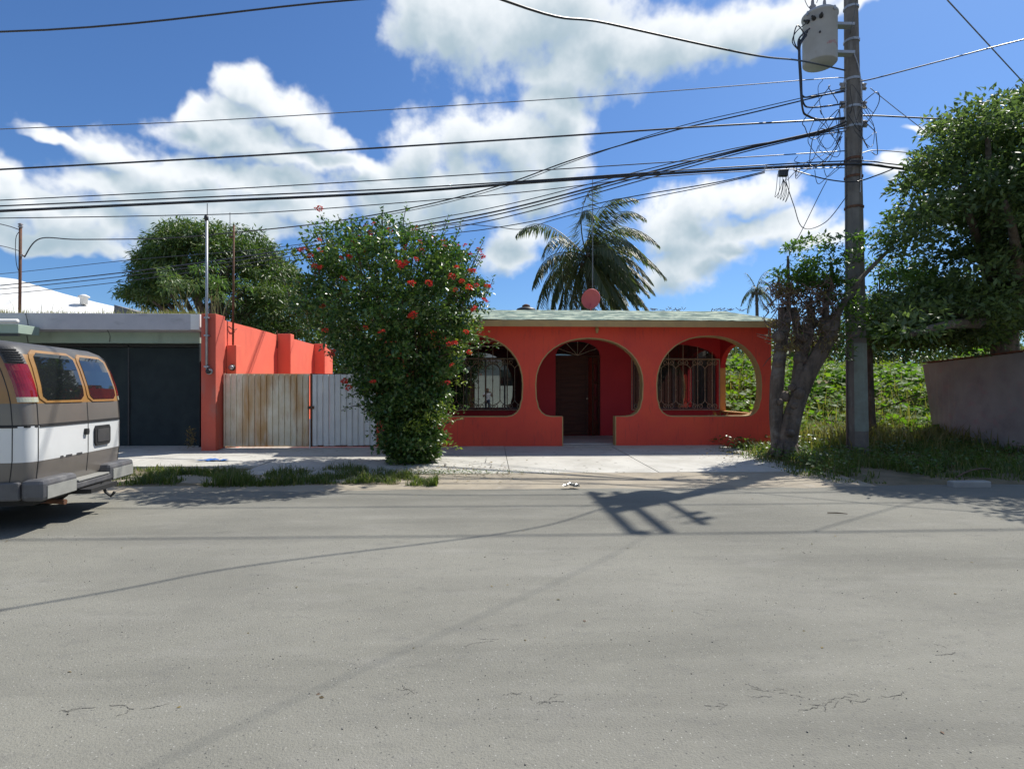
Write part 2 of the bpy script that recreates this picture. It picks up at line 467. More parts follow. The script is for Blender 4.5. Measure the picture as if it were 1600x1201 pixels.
M['l_light'] = leafmat('light_green_leaves', [rgb(.05, .10, .02), rgb(.09, .15, .03), rgb(.04, .085, .018)], rough=.4, trans=.35)
M['l_vine'] = leafmat('vine_leaves', [rgb(.055, .12, .014), rgb(.10, .19, .02), rgb(.15, .22, .025), rgb(.045, .10, .02)], rough=.6, trans=.4, spec=.25)
M['l_dead'] = leafmat('withered_leaves', [rgb(.16, .11, .045), rgb(.22, .17, .06), rgb(.11, .085, .04), rgb(.18, .12, .09)], rough=.8, trans=.2)
M['l_palm'] = leafmat('palm_leaflets', [rgb(.05, .075, .04), rgb(.08, .105, .05), rgb(.14, .14, .07), rgb(.06, .085, .045)], rough=.42, trans=.3)
M['grass'] = leafmat('grass_blades', [rgb(.05, .09, .018), rgb(.075, .12, .022), rgb(.13, .15, .04), rgb(.045, .08, .016), rgb(.24, .21, .10)], rough=.55, trans=.35)
M['drygrass'] = leafmat('dry_grass_blades', [rgb(.16, .16, .05), rgb(.24, .20, .09), rgb(.10, .13, .03)], rough=.6, trans=.3)


# ------------------------------------------------------------------ mesh helpers
class MB:
    def __init__(s):
        s.v, s.f, s.m, s.cur = [], [], [], 0

    def add(s, vs, fs):
        o = len(s.v)
        s.v += [tuple(x) for x in vs]
        s.f += [tuple(i + o for i in f) for f in fs]
        s.m += [s.cur] * len(fs)
        return s

    def box(s, x0, x1, y0, y1, z0, z1):
        return s.add([(x0, y0, z0), (x1, y0, z0), (x1, y1, z0), (x0, y1, z0), (x0, y0, z1), (x1, y0, z1), (x1, y1, z1), (x0, y1, z1)],
                     [(0, 3, 2, 1), (4, 5, 6, 7), (0, 1, 5, 4), (1, 2, 6, 5), (2, 3, 7, 6), (3, 0, 4, 7)])

    def tube(s, pts, rad, n=6, caps=True):
        pts = [Vector(p) for p in pts]
        if not isinstance(rad, (list, tuple)):
            rad = [rad] * len(pts)
        o = len(s.v)
        up = None
        for i, p in enumerate(pts):
            a = pts[max(i - 1, 0)]
            b = pts[min(i + 1, len(pts) - 1)]
            d = (b - a)
            if d.length < 1e-9:
                d = Vector((0, 0, 1))
            d.normalize()
            if up is None:
                up = Vector((0, 0, 1)) if abs(d.z) < .9 else Vector((0, 1, 0))
            x = d.cross(up)
            if x.length < 1e-4:
                x = d.cross(Vector((1, 0, 0)))
            x.normalize()
            y = x.cross(d).normalized()
            up = y
            for k in range(n):
                t = 2 * math.pi * k / n
                s.v.append(tuple(p + x * (rad[i] * math.cos(t)) + y * (rad[i] * math.sin(t))))
        for i in range(len(pts) - 1):
            for k in range(n):
                a = o + i * n + k
                b = o + i * n + (k + 1) % n
                s.f.append((a, b, b + n, a + n))
                s.m.append(s.cur)
        if caps:
            s.f.append(tuple(o + k for k in range(n))[::-1])
            e = o + (len(pts) - 1) * n
            s.f.append(tuple(e + k for k in range(n)))
            s.m += [s.cur] * 2
        return s

    def lathe(s, prof, c, n=16, axis=None):
        """prof = [(r, h)], around the vertical through c, or around axis"""
        o = len(s.v)
        q = Vector((0, 0, 1)).rotation_difference(Vector(axis)) if axis is not None else None
        c = Vector(c)
        for r, h in prof:
            for k in range(n):
                t = 2 * math.pi * k / n
                p = Vector((r * math.cos(t), r * math.sin(t), h))
                if q:
                    p = q @ p
                s.v.append(tuple(c + p))
        for i in range(len(prof) - 1):
            for k in range(n):
                a = o + i * n + k
                b = o + i * n + (k + 1) % n
                s.f.append((a, b, b + n, a + n))
                s.m.append(s.cur)
        s.f.append(tuple(o + k for k in range(n))[::-1])
        e = o + (len(prof) - 1) * n
        s.f.append(tuple(e + k for k in range(n)))
        s.m += [s.cur] * 2
        return s

    def prism(s, outer, holes, y0, y1, plane='XZ'):
        """polygon with holes in x-z (or y-z) given thickness between y0 and y1"""
        loops = [outer] + list(holes)
        tri = tessellate_polygon([[Vector((a, b, 0)) for a, b in lp] for lp in loops])
        flat = [p for lp in loops for p in lp]
        n = len(flat)
        o = len(s.v)
        mk = (lambda a, b, y: (a, y, b)) if plane == 'XZ' else (lambda a, b, y: (y, a, b))
        s.v += [mk(a, b, y0) for a, b in flat] + [mk(a, b, y1) for a, b in flat]
        for t in tri:
            s.f.append(tuple(o + i for i in t))
            s.f.append(tuple(o + n + i for i in reversed(t)))
            s.m += [s.cur] * 2
        k = 0
        for lp in loops:
            m = len(lp)
            for i in range(m):
                a, b = o + k + i, o + k + (i + 1) % m
                s.f.append((a, b, b + n, a + n))
                s.m.append(s.cur)
            k += m
        return s

    def data(s, name, mats, smooth=False, bevel=0):
        me = bpy.data.meshes.new(name)
        me.from_pydata(s.v, [], s.f)
        for m in (mats if isinstance(mats, (list, tuple)) else [mats]):
            me.materials.append(m)
        me.polygons.foreach_set('material_index', s.m)
        if smooth:
            me.polygons.foreach_set('use_smooth', [True] * len(s.f))
        me.validate()
        import bmesh
        bm = bmesh.new()
        bm.from_mesh(me)
        bmesh.ops.recalc_face_normals(bm, faces=bm.faces)
        bm.to_mesh(me)
        bm.free()
        return me


def link(name, me, parent=None, loc=None, local=False):
    o = bpy.data.objects.new(name, me)
    COL.objects.link(o)
    if parent is not None:
        o.parent = parent
        if not local:
            o.matrix_parent_inverse = Matrix.Translation(parent.location).inverted()
    if loc is not None:
        o.location = loc
    return o


def obj(name, mb, mats, parent=None, smooth=False, local=False, bevel=0, loc=None):
    me = mb.data(name, mats, smooth)
    o = link(name, me, parent, loc, local)
    if smooth == 'auto':
        pass
    if bevel:
        b = o.modifiers.new('bevel', 'BEVEL')
        b.width = bevel
        b.segments = 2
        b.limit_method = 'ANGLE'
    return o


def tag(o, label=None, cat=None, group=None, kind=None):
    if label: o['label'] = label
    if cat: o['category'] = cat
    if group: o['group'] = group
    if kind: o['kind'] = kind
    return o


def thing(name, loc, label, cat, group=None, rz=0, kind=None):
    o = bpy.data.objects.new(name, None)
    COL.objects.link(o)
    o.location = loc
    o.rotation_euler = (0, 0, rz)
    o.empty_display_size = .2
    return tag(o, label, cat, group, kind)


def copy_child(src, parent, loc=None, rot=None):
    c = src.copy()
    COL.objects.link(c)
    c.parent = parent
    if loc is not None: c.location = loc
    if rot is not None: c.rotation_euler = rot
    return c


def npmesh(name, V, Fc, mats, midx=None):
    V = np.asarray(V, dtype=np.float32)
    Fc = np.asarray(Fc, dtype=np.int32)
    me = bpy.data.meshes.new(name)
    me.vertices.add(len(V))
    me.vertices.foreach_set('co', V.ravel())
    k = Fc.shape[1]
    me.loops.add(Fc.size)
    me.loops.foreach_set('vertex_index', Fc.ravel())
    me.polygons.add(len(Fc))
    me.polygons.foreach_set('loop_start', np.arange(0, Fc.size, k, dtype=np.int32))
    for m in (mats if isinstance(mats, (list, tuple)) else [mats]):
        me.materials.append(m)
    if midx is not None:
        me.polygons.foreach_set('material_index', np.asarray(midx, dtype=np.int32))
    me.update(calc_edges=True)
    return me


rng = np.random.default_rng(11)


def unit(a):
    return a / np.maximum(np.linalg.norm(a, axis=-1, keepdims=True), 1e-9)


def leaf_arrays(c, d, nrm, Ln, Wd, fold=.18):
    """folded leaf: two triangles on a midrib"""
    d = unit(d)
    side = unit(np.cross(d, nrm))
    nn = np.cross(side, d)
    Ln = np.asarray(Ln)[:, None] * np.ones((len(c), 1))
    Wd = np.asarray(Wd)[:, None] * np.ones((len(c), 1))
    b = c
    t = c + d * Ln
    l = c + d * Ln * .45 + side * Wd * .5 + nn * Wd * fold
    r = c + d * Ln * .45 - side * Wd * .5 + nn * Wd * fold
    n = len(c)
    V = np.stack([b, l, t, r], 1).reshape(-1, 3)
    i = np.arange(n)[:, None] * 4
    Fc = np.concatenate([i + np.array([[0, 1, 2]]), i + np.array([[0, 2, 3]])], 1).reshape(-1, 3)
    return V, Fc


def clump_leaves(clumps, per, Lr, wr, droop=.3, out=.8, rg=rng):
    """clumps = [(centre, (rx,ry,rz))]; leaves on the outer shell of each"""
    C, D, Nn = [], [], []
    for c, r in clumps:
        k = max(6, int(per * (np.mean(r) ** 2)))
        q = unit(rg.normal(size=(k, 3)))
        q[:, 2] = np.where(q[:, 2] < -.35, -q[:, 2] * rg.random(k), q[:, 2])
        q = unit(q)
        rad = (rg.random(k) ** .45)[:, None]
        p = np.array(c) + q * np.array(r) * rad * (1 + rg.normal(0, .09, (k, 1)))
        C.append(p)
        dd = q * out + rg.normal(0, .55, (k, 3))
        dd[:, 2] -= droop
        D.append(dd)
        Nn.append(q * .5 + np.array([0, 0, .8]) + rg.normal(0, .45, (k, 3)))
    C, D, Nn = map(np.concatenate, (C, D, Nn))
    n = len(C)
    Ln = rg.uniform(Lr[0], Lr[1], n)
    return leaf_arrays(C, D, Nn, Ln, Ln * wr)


def blades(x, y, z, h, lean=.35, w=.012, rg=rng):
    n = len(x)
    a = rg.random(n) * 2 * np.pi
    dx, dy = np.cos(a), np.sin(a)
    b0 = np.stack([x - dy * w, y + dx * w, z - .01], 1)
    b1 = np.stack([x + dy * w, y - dx * w, z - .01], 1)
    l2 = lean * h * rg.random(n)
    m0 = np.stack([x + dx * l2 * .35 - dy * w * .7, y + dy * l2 * .35 + dx * w * .7, z + h * .6], 1)
    m1 = np.stack([x + dx * l2 * .35 + dy * w * .7, y + dy * l2 * .35 - dx * w * .7, z + h * .6], 1)
    t = np.stack([x + dx * l2 * 1.3, y + dy * l2 * 1.3, z + h], 1)
    V = np.stack([b0, b1, m1, m0, t], 1).reshape(-1, 3)
    i = np.arange(n)[:, None] * 5
    Fc = np.concatenate([i + np.array([[0, 1, 2]]), i + np.array([[0, 2, 3]]), i + np.array([[3, 2, 4]])], 1).reshape(-1, 3)
    return V, Fc


def merge(parts):
    V, Fc, o = [], [], 0
    for v, f in parts:
        V.append(v)
        Fc.append(f + o)
        o += len(v)
    return np.concatenate(V), np.concatenate(Fc)


def bez(p0, p1, p2, n=8):
    p0, p1, p2 = Vector(p0), Vector(p1), Vector(p2)
    return [p0 * (1 - t) ** 2 + p1 * 2 * t * (1 - t) + p2 * t * t for t in [i / (n - 1) for i in range(n)]]


def spline(pts, n=8):
    pts = [Vector(p) for p in pts]
    out = []
    for i in range(len(pts) - 1):
        p0 = pts[max(i - 1, 0)]; p1 = pts[i]; p2 = pts[i + 1]; p3 = pts[min(i + 2, len(pts) - 1)]
        for j in range(n):
            t = j / n
            out.append(.5 * ((2 * p1) + (p2 - p0) * t + (2 * p0 - 5 * p1 + 4 * p2 - p3) * t * t + (3 * p1 - p0 - 3 * p2 + p3) * t ** 3))
    out.append(pts[-1])
    return out


# ------------------------------------------------------------------ the setting
def fb(x, y, s=1.0, seed=0.0):
    return mnoise.fractal(Vector((x * s, y * s, seed)), 1.0, 2.0, 4)


mb = MB()
mb.add([(-400, -300, -.06), (400, -300, -.06), (400, 700, -.06), (-400, 700, -.06)], [(0, 1, 2, 3)])
tag(obj('ground', mb, M['soil']), kind='structure')

# road sheet with a slightly ragged far edge
mb = MB()
nx = 260
xs = [-70 + 140 * i / (nx - 1) for i in range(nx)]
edge = [8.72 + .10 * fb(x, 0, 1.1) + .05 * fb(x, 3, 4) for x in xs]
vs = [(x, -6.8, 0) for x in xs] + [(x, 4, .012) for x in xs] + [(x, e, 0) for x, e in zip(xs, edge)]
fs = [(r * nx + i, r * nx + i + 1, (r + 1) * nx + i + 1, (r + 1) * nx + i) for r in range(2) for i in range(nx - 1)]
mb.add(vs, fs)
tag(obj('road', mb, M['road']), kind='structure')

HX0 = P(588, 600, 14).x        # left end of the house
HX1 = P(1205, 600, 14).x       # right end
PX = P(337, 600, 13.26).x      # lit face of the left boundary wall
CURBX0, CURBX1 = HX0 + 1.0, 5.05


def walk_h(y):
    return .01 + max(0, min(1, (y - 8.7) / 1.2)) * .03 + max(0, min(1, (y - 9.9) / 4.1)) * .085


# sandy apron between the road and the slabs
mb = MB()
g = 60
for i in range(g + 1):
    x = -12.2 + (CURBX1 + .9 + 12.2) * i / g
    for j in range(5):
        y = (8.45 + .12 * fb(x, 9, .8)) + (9.93 - 8.45) * j / 4
        mb.v.append((x, y, (-.008 if j == 0 else .006 + walk_h(y)) + .006 * fb(x, y, 2)))
for i in range(g):
    for j in range(4):
        a = i * 5 + j
        mb.f.append((a, a + 5, a + 6, a + 1)); mb.m.append(0)
tag(obj('road_edge_apron', mb, M['apron'], smooth=True), kind='structure')

# paving slabs in front of the house and of the gates, each with its own edges
walk = thing('sidewalk', (0, 10, 0), None, None, kind='structure')
cuts = [-14, -9.4, -6.9, -4.3, -1.95, .35, 2.95, CURBX1 + .7]
for i in range(len(cuts) - 1):
    x0, x1 = cuts[i] + .006, cuts[i + 1] - .006
    rows = [(9.94, 12.05), (12.062, 14.9)] if x1 > -2.5 else [(10.9, 12.4), (12.412, 14.9)]
    for y0, y1 in rows:
        s = MB()
        dz = random.uniform(-.006, .006)
        n1, n2 = 7, 5
        top = []
        for a in range(n1):
            for b_ in range(n2):
                x = x0 + (x1 - x0) * a / (n1 - 1)
                y = y0 + (y1 - y0) * b_ / (n2 - 1)
                if b_ == 0 and y0 < 10:
                    y += .04 * fb(x, 5, 2.2)
                s.v.append((x, y, walk_h(y) + .012 + dz + .004 * fb(x, y, 1.7)))
        for a in range(n1 - 1):
            for b_ in range(n2 - 1):
                q = a * n2 + b_
                s.f.append((q, q + n2, q + n2 + 1, q + 1)); s.m.append(0)
        k0 = len(s.v)
        rim = [a * n2 for a in range(n1)] + [(n1 - 1) * n2 + b_ for b_ in range(1, n2)] + [a * n2 + n2 - 1 for a in range(n1 - 2, -1, -1)] + [b_ for b_ in range(n2 - 2, 0, -1)]
        for r_ in rim:
            v = s.v[r_]
            s.v.append((v[0], v[1], -.03))
        for q in range(len(rim)):
            s.f.append((rim[q], rim[(q + 1) % len(rim)], k0 + (q + 1) % len(rim), k0 + q)); s.m.append(0)
        obj('slab', s, M['sidewalk'], walk)

# vacant lot on the right, with a mound overgrown by creepers
LX0 = CURBX1 + .02


def lot_h(x, y):
    base = .015 + .09 * max(0, min(1, (y - 8.9) / 4)) + (.03 + .05 * max(0, min(1, (x - 6) / 1.5))) * fb(x, y, .7)
    m = max(0, min(1, (y - 14.2) / 9.0))
    m = m * m * (3 - 2 * m)
    return base + m * (2.25 + .55 * fb(x, y, .22, 3.3) + .22 * fb(x, y, .8, 5.5)) * (1 if y < 40 else 1)


mb = MB()
gx, gy = 90, 90
for i in range(gx):
    for j in range(gy):
        x = LX0 - .9 * (1 if j < 30 and i == 0 else 0) * 0 + (i / (gx - 1)) ** 1.5 * 52
        y = 8.78 + .12 * fb(x, 1, 1.2) * (1 if j == 0 else 0) + (j / (gy - 1)) ** 1.4 * 50
        mb.v.append((x, y, lot_h(x, y) if j else -.02))
for i in range(gx - 1):
    for j in range(gy - 1):
        a = i * gy + j
        mb.f.append((a, a + gy, a + gy + 1, a + 1)); mb.m.append(0)
tag(obj('vacant_lot_ground', mb, M['soil'], smooth=True), kind='structure')

# ------------------------------------------------------------------ the red house
FY = 14.0       # front face of the arcade wall
FT = .25        # its thickness
BY = 16.8       # wall behind the porch
house = thing('house', ((HX0 + HX1) / 2, FY, .1), 'low red house with three arched openings onto its porch and a mottled green sloping roof', 'house')


def fx(px):
    return P(px, 600, FY).x


def fz(py, px=920):
    return P(px, py, FY).z


def arch_loop(xl, xr, ztop, zbot, n=18, zspring=None, r=.34, inset=.045):
    """opening with an elliptical head, widest at the spring line and rounded lower corners; counter-clockwise from lower left"""
    cx, a = (xl + xr) / 2, (xr - xl) / 2
    zs = zspring
    pts = []
    for k in range(5):                                  # lower right corner
        t = -math.pi / 2 + math.pi / 2 * k / 4
        pts.append((xr - inset - r + r * math.cos(t), zbot + r + r * math.sin(t)))
    pts.append((xr - inset * .35, zbot + (zs - zbot) * .55))
    for k in range(n + 1):
        t = math.pi * k / n
        e = .92
        pts.append((cx + a * math.copysign(abs(math.cos(t)) ** e, math.cos(t)), zs + (ztop - zs) * math.sin(t) ** e))
    pts.append((xl + inset * .35, zbot + (zs - zbot) * .55))
    for k in range(5):
        t = math.pi + math.pi / 2 * k / 4
        pts.append((xl + inset + r + r * math.cos(t), zbot + r + r * math.sin(t)))
    return pts


ZT, ZB, ZSP = fz(524), fz(650.5), fz(601)
WALLTOP = 3.09
right_arch = arch_loop(fx(1026), fx(1190), fz(524), ZB, zspring=ZSP)
left_arch = arch_loop(fx(652), fx(817), fz(524), ZB, zspring=ZSP)
mid = arch_loop(fx(837), fx(1005), fz(528), ZB, zspring=ZSP)
# the middle arch runs down to the ground between two low walls
xa, xb = fx(879), fx(962)
k_l = [i for i, p in enumerate(mid) if abs(p[1] - ZB) < 1e-4]
mid_open = [(xb, .02), (xb, ZB)] + [p for p in mid if not (abs(p[1] - ZB) < 1e-4)]
mid_open = [(xb, .02), (xb, ZB), (mid[0][0], ZB)] + mid[1:-1] + [(mid[-1][0], ZB), (xa, ZB), (xa, .02)]
outer = [(HX0, .02), (xa, .02)] + list(reversed(mid_open))[1:-1] + [(xb, .02), (HX1, .02), (HX1, WALLTOP), (HX0, WALLTOP)]
# remove doubled points
o2 = []
for p in outer:
    if not o2 or (abs(p[0] - o2[-1][0]) + abs(p[1] - o2[-1][1])) > 1e-5:
        o2.append(p)
mb = MB()
mb.prism(o2, [left_arch, right_arch], FY, FY + FT)
obj('arcade_wall', mb, M['red'], house)


def ring_trim(loop, t, y0, y1, closed=True):
    """thin painted band lining an opening"""
    s = MB()
    n = len(loop)
    cx = sum(p[0] for p in loop) / n
    cz = sum(p[1] for p in loop) / n
    inn = []
    for i in range(n):
        a = Vector(loop[(i - 1) % n] if closed or i else loop[i])
        b = Vector(loop[(i + 1) % n] if closed or i < n - 1 else loop[i])
        d = (b - a).normalized()
        nn = Vector((-d.y, d.x))
        p = Vector(loop[i]) + nn * t
        q = Vector(loop[i]) - nn * .012
        inn.append((p, q))
    V = []
    for p, q in inn:
        V += [(q.x, y0, q.y), (p.x, y0, p.y), (p.x, y1, p.y), (q.x, y1, q.y)]
    Fc = []
    for i in range(n if closed else n - 1):
        a, b = i * 4, ((i + 1) % n) * 4
        for k in range(4):
            Fc.append((a + k, b + k, b + (k + 1) % 4, a + (k + 1) % 4))
    s.add(V, Fc)
    return s


obj('arch_trim', ring_trim(left_arch, .014, FY - .004, FY + FT + .006), M['tan'], house)
obj('arch_trim', ring_trim(right_arch, .014, FY - .004, FY + FT + .006), M['tan'], house)
obj('arch_trim', ring_trim(mid_open, .014, FY - .004, FY + FT + .006, closed=False), M['tan'], house)

# side wall of the porch, open above a low wall
SH = ZB
mb = MB()
side_outer = [(FY + FT + .002, .02), (BY - .002, .02), (BY - .002, 3.62), (FY + FT + .002, 3.11)]
sa = []
ycs, ya = (FY + FT + BY) / 2, (BY - FY - FT) / 2 - .02
lo = [(ycs + ya, SH + .02)]
for k in range(15):
    t = math.pi * k / 14
    lo.append((ycs + ya * math.copysign(abs(math.cos(t)) ** .8, math.cos(t)), 2.0 + .78 * math.sin(t) ** .8))
lo.append((ycs - ya, SH + .02))
mb.prism(side_outer, [lo], HX1 - .15, HX1 - .004, plane='YZ')
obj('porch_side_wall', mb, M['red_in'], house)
mb = MB()
mb.box(HX1 - .155, HX1 + .004, FY + FT + .03, BY - .03, SH - .02, SH + .045)
obj('side_sill', mb, M['sill'], house)
# ochre casing on the far jamb
mb = MB().box(HX1 - .16, HX1 + .0, BY - .05, BY - .012, SH + .05, 2.15)
obj('side_jamb', mb, M['sill'], house)
# left end of the porch
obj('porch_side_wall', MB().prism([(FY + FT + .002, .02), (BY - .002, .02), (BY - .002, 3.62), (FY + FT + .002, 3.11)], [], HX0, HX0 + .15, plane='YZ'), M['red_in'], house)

# rear wall of the porch with a door and two windows
bx = lambda px: P(px, 600, BY).x
bz = lambda py, px=920: P(px, py, BY).z
FLOOR = .17
dl, dr = bx(868), bx(938)
dtop = bz(533)
dspr = bz(556)


def arch_top(xl, xr, z0, zs, zt, n=10):
    cx, a = (xl + xr) / 2, (xr - xl) / 2
    return [(xl, z0), (xr, z0)] + [(cx + a * math.cos(math.pi * k / n), zs + (zt - zs) * math.sin(math.pi * k / n)) for k in range(n + 1)]


wrl, wrr = bx(989), bx(1120)
wll, wlr = bx(693), bx(824)
wz0, wz1, wzt = bz(639), bz(560), bz(537)
door_hole = arch_top(dl, dr, FLOOR + .001, dspr, dtop)
wr_hole = arch_top(wrl, wrr, wz0, wz1, wzt)
wl_hole = arch_top(wll, wlr, wz0, wz1, wzt)
mb = MB()
mb.prism([(HX0, .02), (HX1, .02), (HX1, 3.66), (HX0, 3.66)], [door_hole, wr_hole, wl_hole], BY, BY + .2)
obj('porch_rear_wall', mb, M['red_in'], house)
obj('porch_floor', MB().box(HX0 + .15, HX1 - .15, FY + FT + .0, BY - .002, .03, FLOOR), M['porchfloor'], house)
obj('porch_step', MB().box(xa + .03, xb - .03, FY - .05, FY + FT - .002, .03, .14), M['porchfloor'], house)
# rest of the house behind
obj('house_wall', MB().box(HX0 + .05, HX1 - .05, BY + .45, 24.5, -.02, 3.62), M['red'], house)
obj('house_wall', MB().box(HX0 + .05, HX0 + .2, BY + .201, BY + .449, -.02, 3.62), M['red'], house)
obj('house_wall', MB().box(HX1 - .2, HX1 - .05, BY + .201, BY + .449, -.02, 3.62), M['red'], house)

# sloping roof slab
RY0, RY1 = FY - .46, BY + .35
RX0, RX1 = HX0 - .1, HX1 + .13
z_e, z_r = 2.985, 3.72


def roofsurf(y):
    return z_e + (z_r - z_e) * (y - RY0) / (RY1 - RY0)


TH = .155
nr, nc = 14, 90
s = MB()
for i in range(nc + 1):
    x = RX0 + (RX1 - RX0) * i / nc
    for j in range(nr + 1):
        y = RY0 + (RY1 - RY0) * j / nr
        s.v.append((x, y, roofsurf(y) + TH + .012 + .010 * fb(x, y, 1.6) + .006 * fb(x, y, 7)))
for i in range(nc):
    for j in range(nr):
        a = i * (nr + 1) + j
        s.f.append((a, a + nr + 1, a + nr + 2, a + 1)); s.m.append(0)
s.add([(RX0, RY1, 3.6), (RX1, RY1, 3.6), (RX1, 24.6, 3.6), (RX0, 24.6, 3.6), (RX0, RY1, z_r + TH), (RX1, RY1, z_r + TH), (RX1, 24.6, z_r + TH - .12), (RX0, 24.6, z_r + TH - .12)],
      [(0, 3, 2, 1), (4, 5, 6, 7), (0, 1, 5, 4), (1, 2, 6, 5), (2, 3, 7, 6), (3, 0, 4, 7)])
obj('roof', s, M['roofgreen'], house)
s = MB()
s.add([(RX0, RY0, z_e), (RX1, RY0, z_e), (RX1, RY1, z_r), (RX0, RY1, z_r), (RX0, RY0, z_e + TH), (RX1, RY0, z_e + TH), (RX1, RY1, z_r + TH), (RX0, RY1, z_r + TH)],
      [(0, 3, 2, 1), (4, 5, 6, 7), (0, 1, 5, 4), (1, 2, 6, 5), (2, 3, 7, 6), (3, 0, 4, 7)])
obj('eaves_slab', s, M['tan'], house, bevel=.012)
# little pipe stub under the eaves
obj('drip_spout', MB().lathe([(.03, 0), (.035, .06), (.05, .08), (.045, .12), (.02, .15)], (fx(932), FY - .07, 2.88), 10), M['tan'], house, smooth=True)

# door
door = obj('door', MB().box(dl, dr, BY + .07, BY + .11, dspr - .04, dspr + .02).box(dl + .001, dl + .06, BY + .06, BY + .12, FLOOR + .002, dspr - .041).box(dr - .06, dr - .001, BY + .06, BY + .12, FLOOR + .002, dspr - .041), M['wood'], house)
lx0, lx1 = dl + .065, bx(920)
leaf = MB().box(lx0, lx1, BY + .075, BY + .10, FLOOR + .01, dspr - .045)
obj('door_leaf', leaf, M['wood'], door)
for i in range(9):
    z0 = FLOOR + .12 + i * .215
    obj('door_panel', MB().box(lx0 + .09, lx1 - .09, BY + .055, BY + .0745, z0, z0 + .16), M['wood'], door, bevel=.008)
for q in (lx0 + .0, lx1 - .085):
    obj('door_stile', MB().box(q + .002, q + .083, BY + .06, BY + .0745, FLOOR + .012, dspr - .05), M['wood'], door)
obj('door_knob', MB().lathe([(.012, 0), (.012, .03), (.03, .045), (.032, .065), (.015, .08)], (lx1 - .045, BY + .06, 1.25), 10, axis=(0, -1, 0)), M['iron'], door, smooth=True)
# narrow second leaf standing ajar
mb = MB()
hx, hy = dr - .065, BY + .06
ex, ey = bx(922) + .03, BY - .22
dvec = Vector((ex - hx, ey - hy, 0))
nvec = Vector((-dvec.y, dvec.x, 0)).normalized() * .02
a, b_ = Vector((hx, hy, 0)), Vector((ex, ey, 0))
zz0, zz1 = FLOOR + .012, dspr - .05
mb.add([a - nvec + Vector((0, 0, zz0)), b_ - nvec + Vector((0, 0, zz0)), b_ + nvec + Vector((0, 0, zz0)), a + nvec + Vector((0, 0, zz0)),
        a - nvec + Vector((0, 0, zz1)), b_ - nvec + Vector((0, 0, zz1)), b_ + nvec + Vector((0, 0, zz1)), a + nvec + Vector((0, 0, zz1))],
       [(0, 3, 2, 1), (4, 5, 6, 7), (0, 1, 5, 4), (1, 2, 6, 5), (2, 3, 7, 6), (3, 0, 4, 7)])
obj('side_leaf', mb, M['wood'], door)
mb = MB()
for za, zb_ in ((.45, 1.05), (1.15, 1.5), (1.6, 2.1)):
    p0, p1 = a.lerp(b_, .2), a.lerp(b_, .8)
    nn = nvec * 1.2
    if nn.y > 0: nn = -nn
    mb.add([p0 + nn + Vector((0, 0, FLOOR + za)), p1 + nn + Vector((0, 0, FLOOR + za)), p1 + nn + Vector((0, 0, FLOOR + zb_)), p0 + nn + Vector((0, 0, FLOOR + zb_))], [(0, 1, 2, 3)])
obj('side_leaf_glass', mb, M['glass'], door)
fan = MB().prism(arch_top(dl + .004, dr - .004, dspr + .021, dspr + .022, dtop - .004), [], BY + .09, BY + .1)
obj('fanlight_glass', fan, M['glass'], door)
s = MB()
cxm = (dl + dr) / 2
for k in range(1, 6):
    t = math.pi * k / 6
    s.tube([(cxm, BY + .07, dspr + .02), (cxm + (dr - dl) * .49 * math.cos(t), BY + .07, dspr + .02 + (dtop - dspr - .02) * .98 * math.sin(t))], .010, 5)
obj('fanlight_bars', s, M['iron'], door)


def scroll(c, r, turns=1.25, a0=0, flip=1, y=0, n=16):
    pts = []
    for i in range(n + 1):
        t = i / n
        rr = r * (1 - .72 * t)
        a = a0 + flip * turns * 2 * math.pi * t
        pts.append((c[0] + rr * math.cos(a), y, c[1] + rr * math.sin(a)))
    return pts


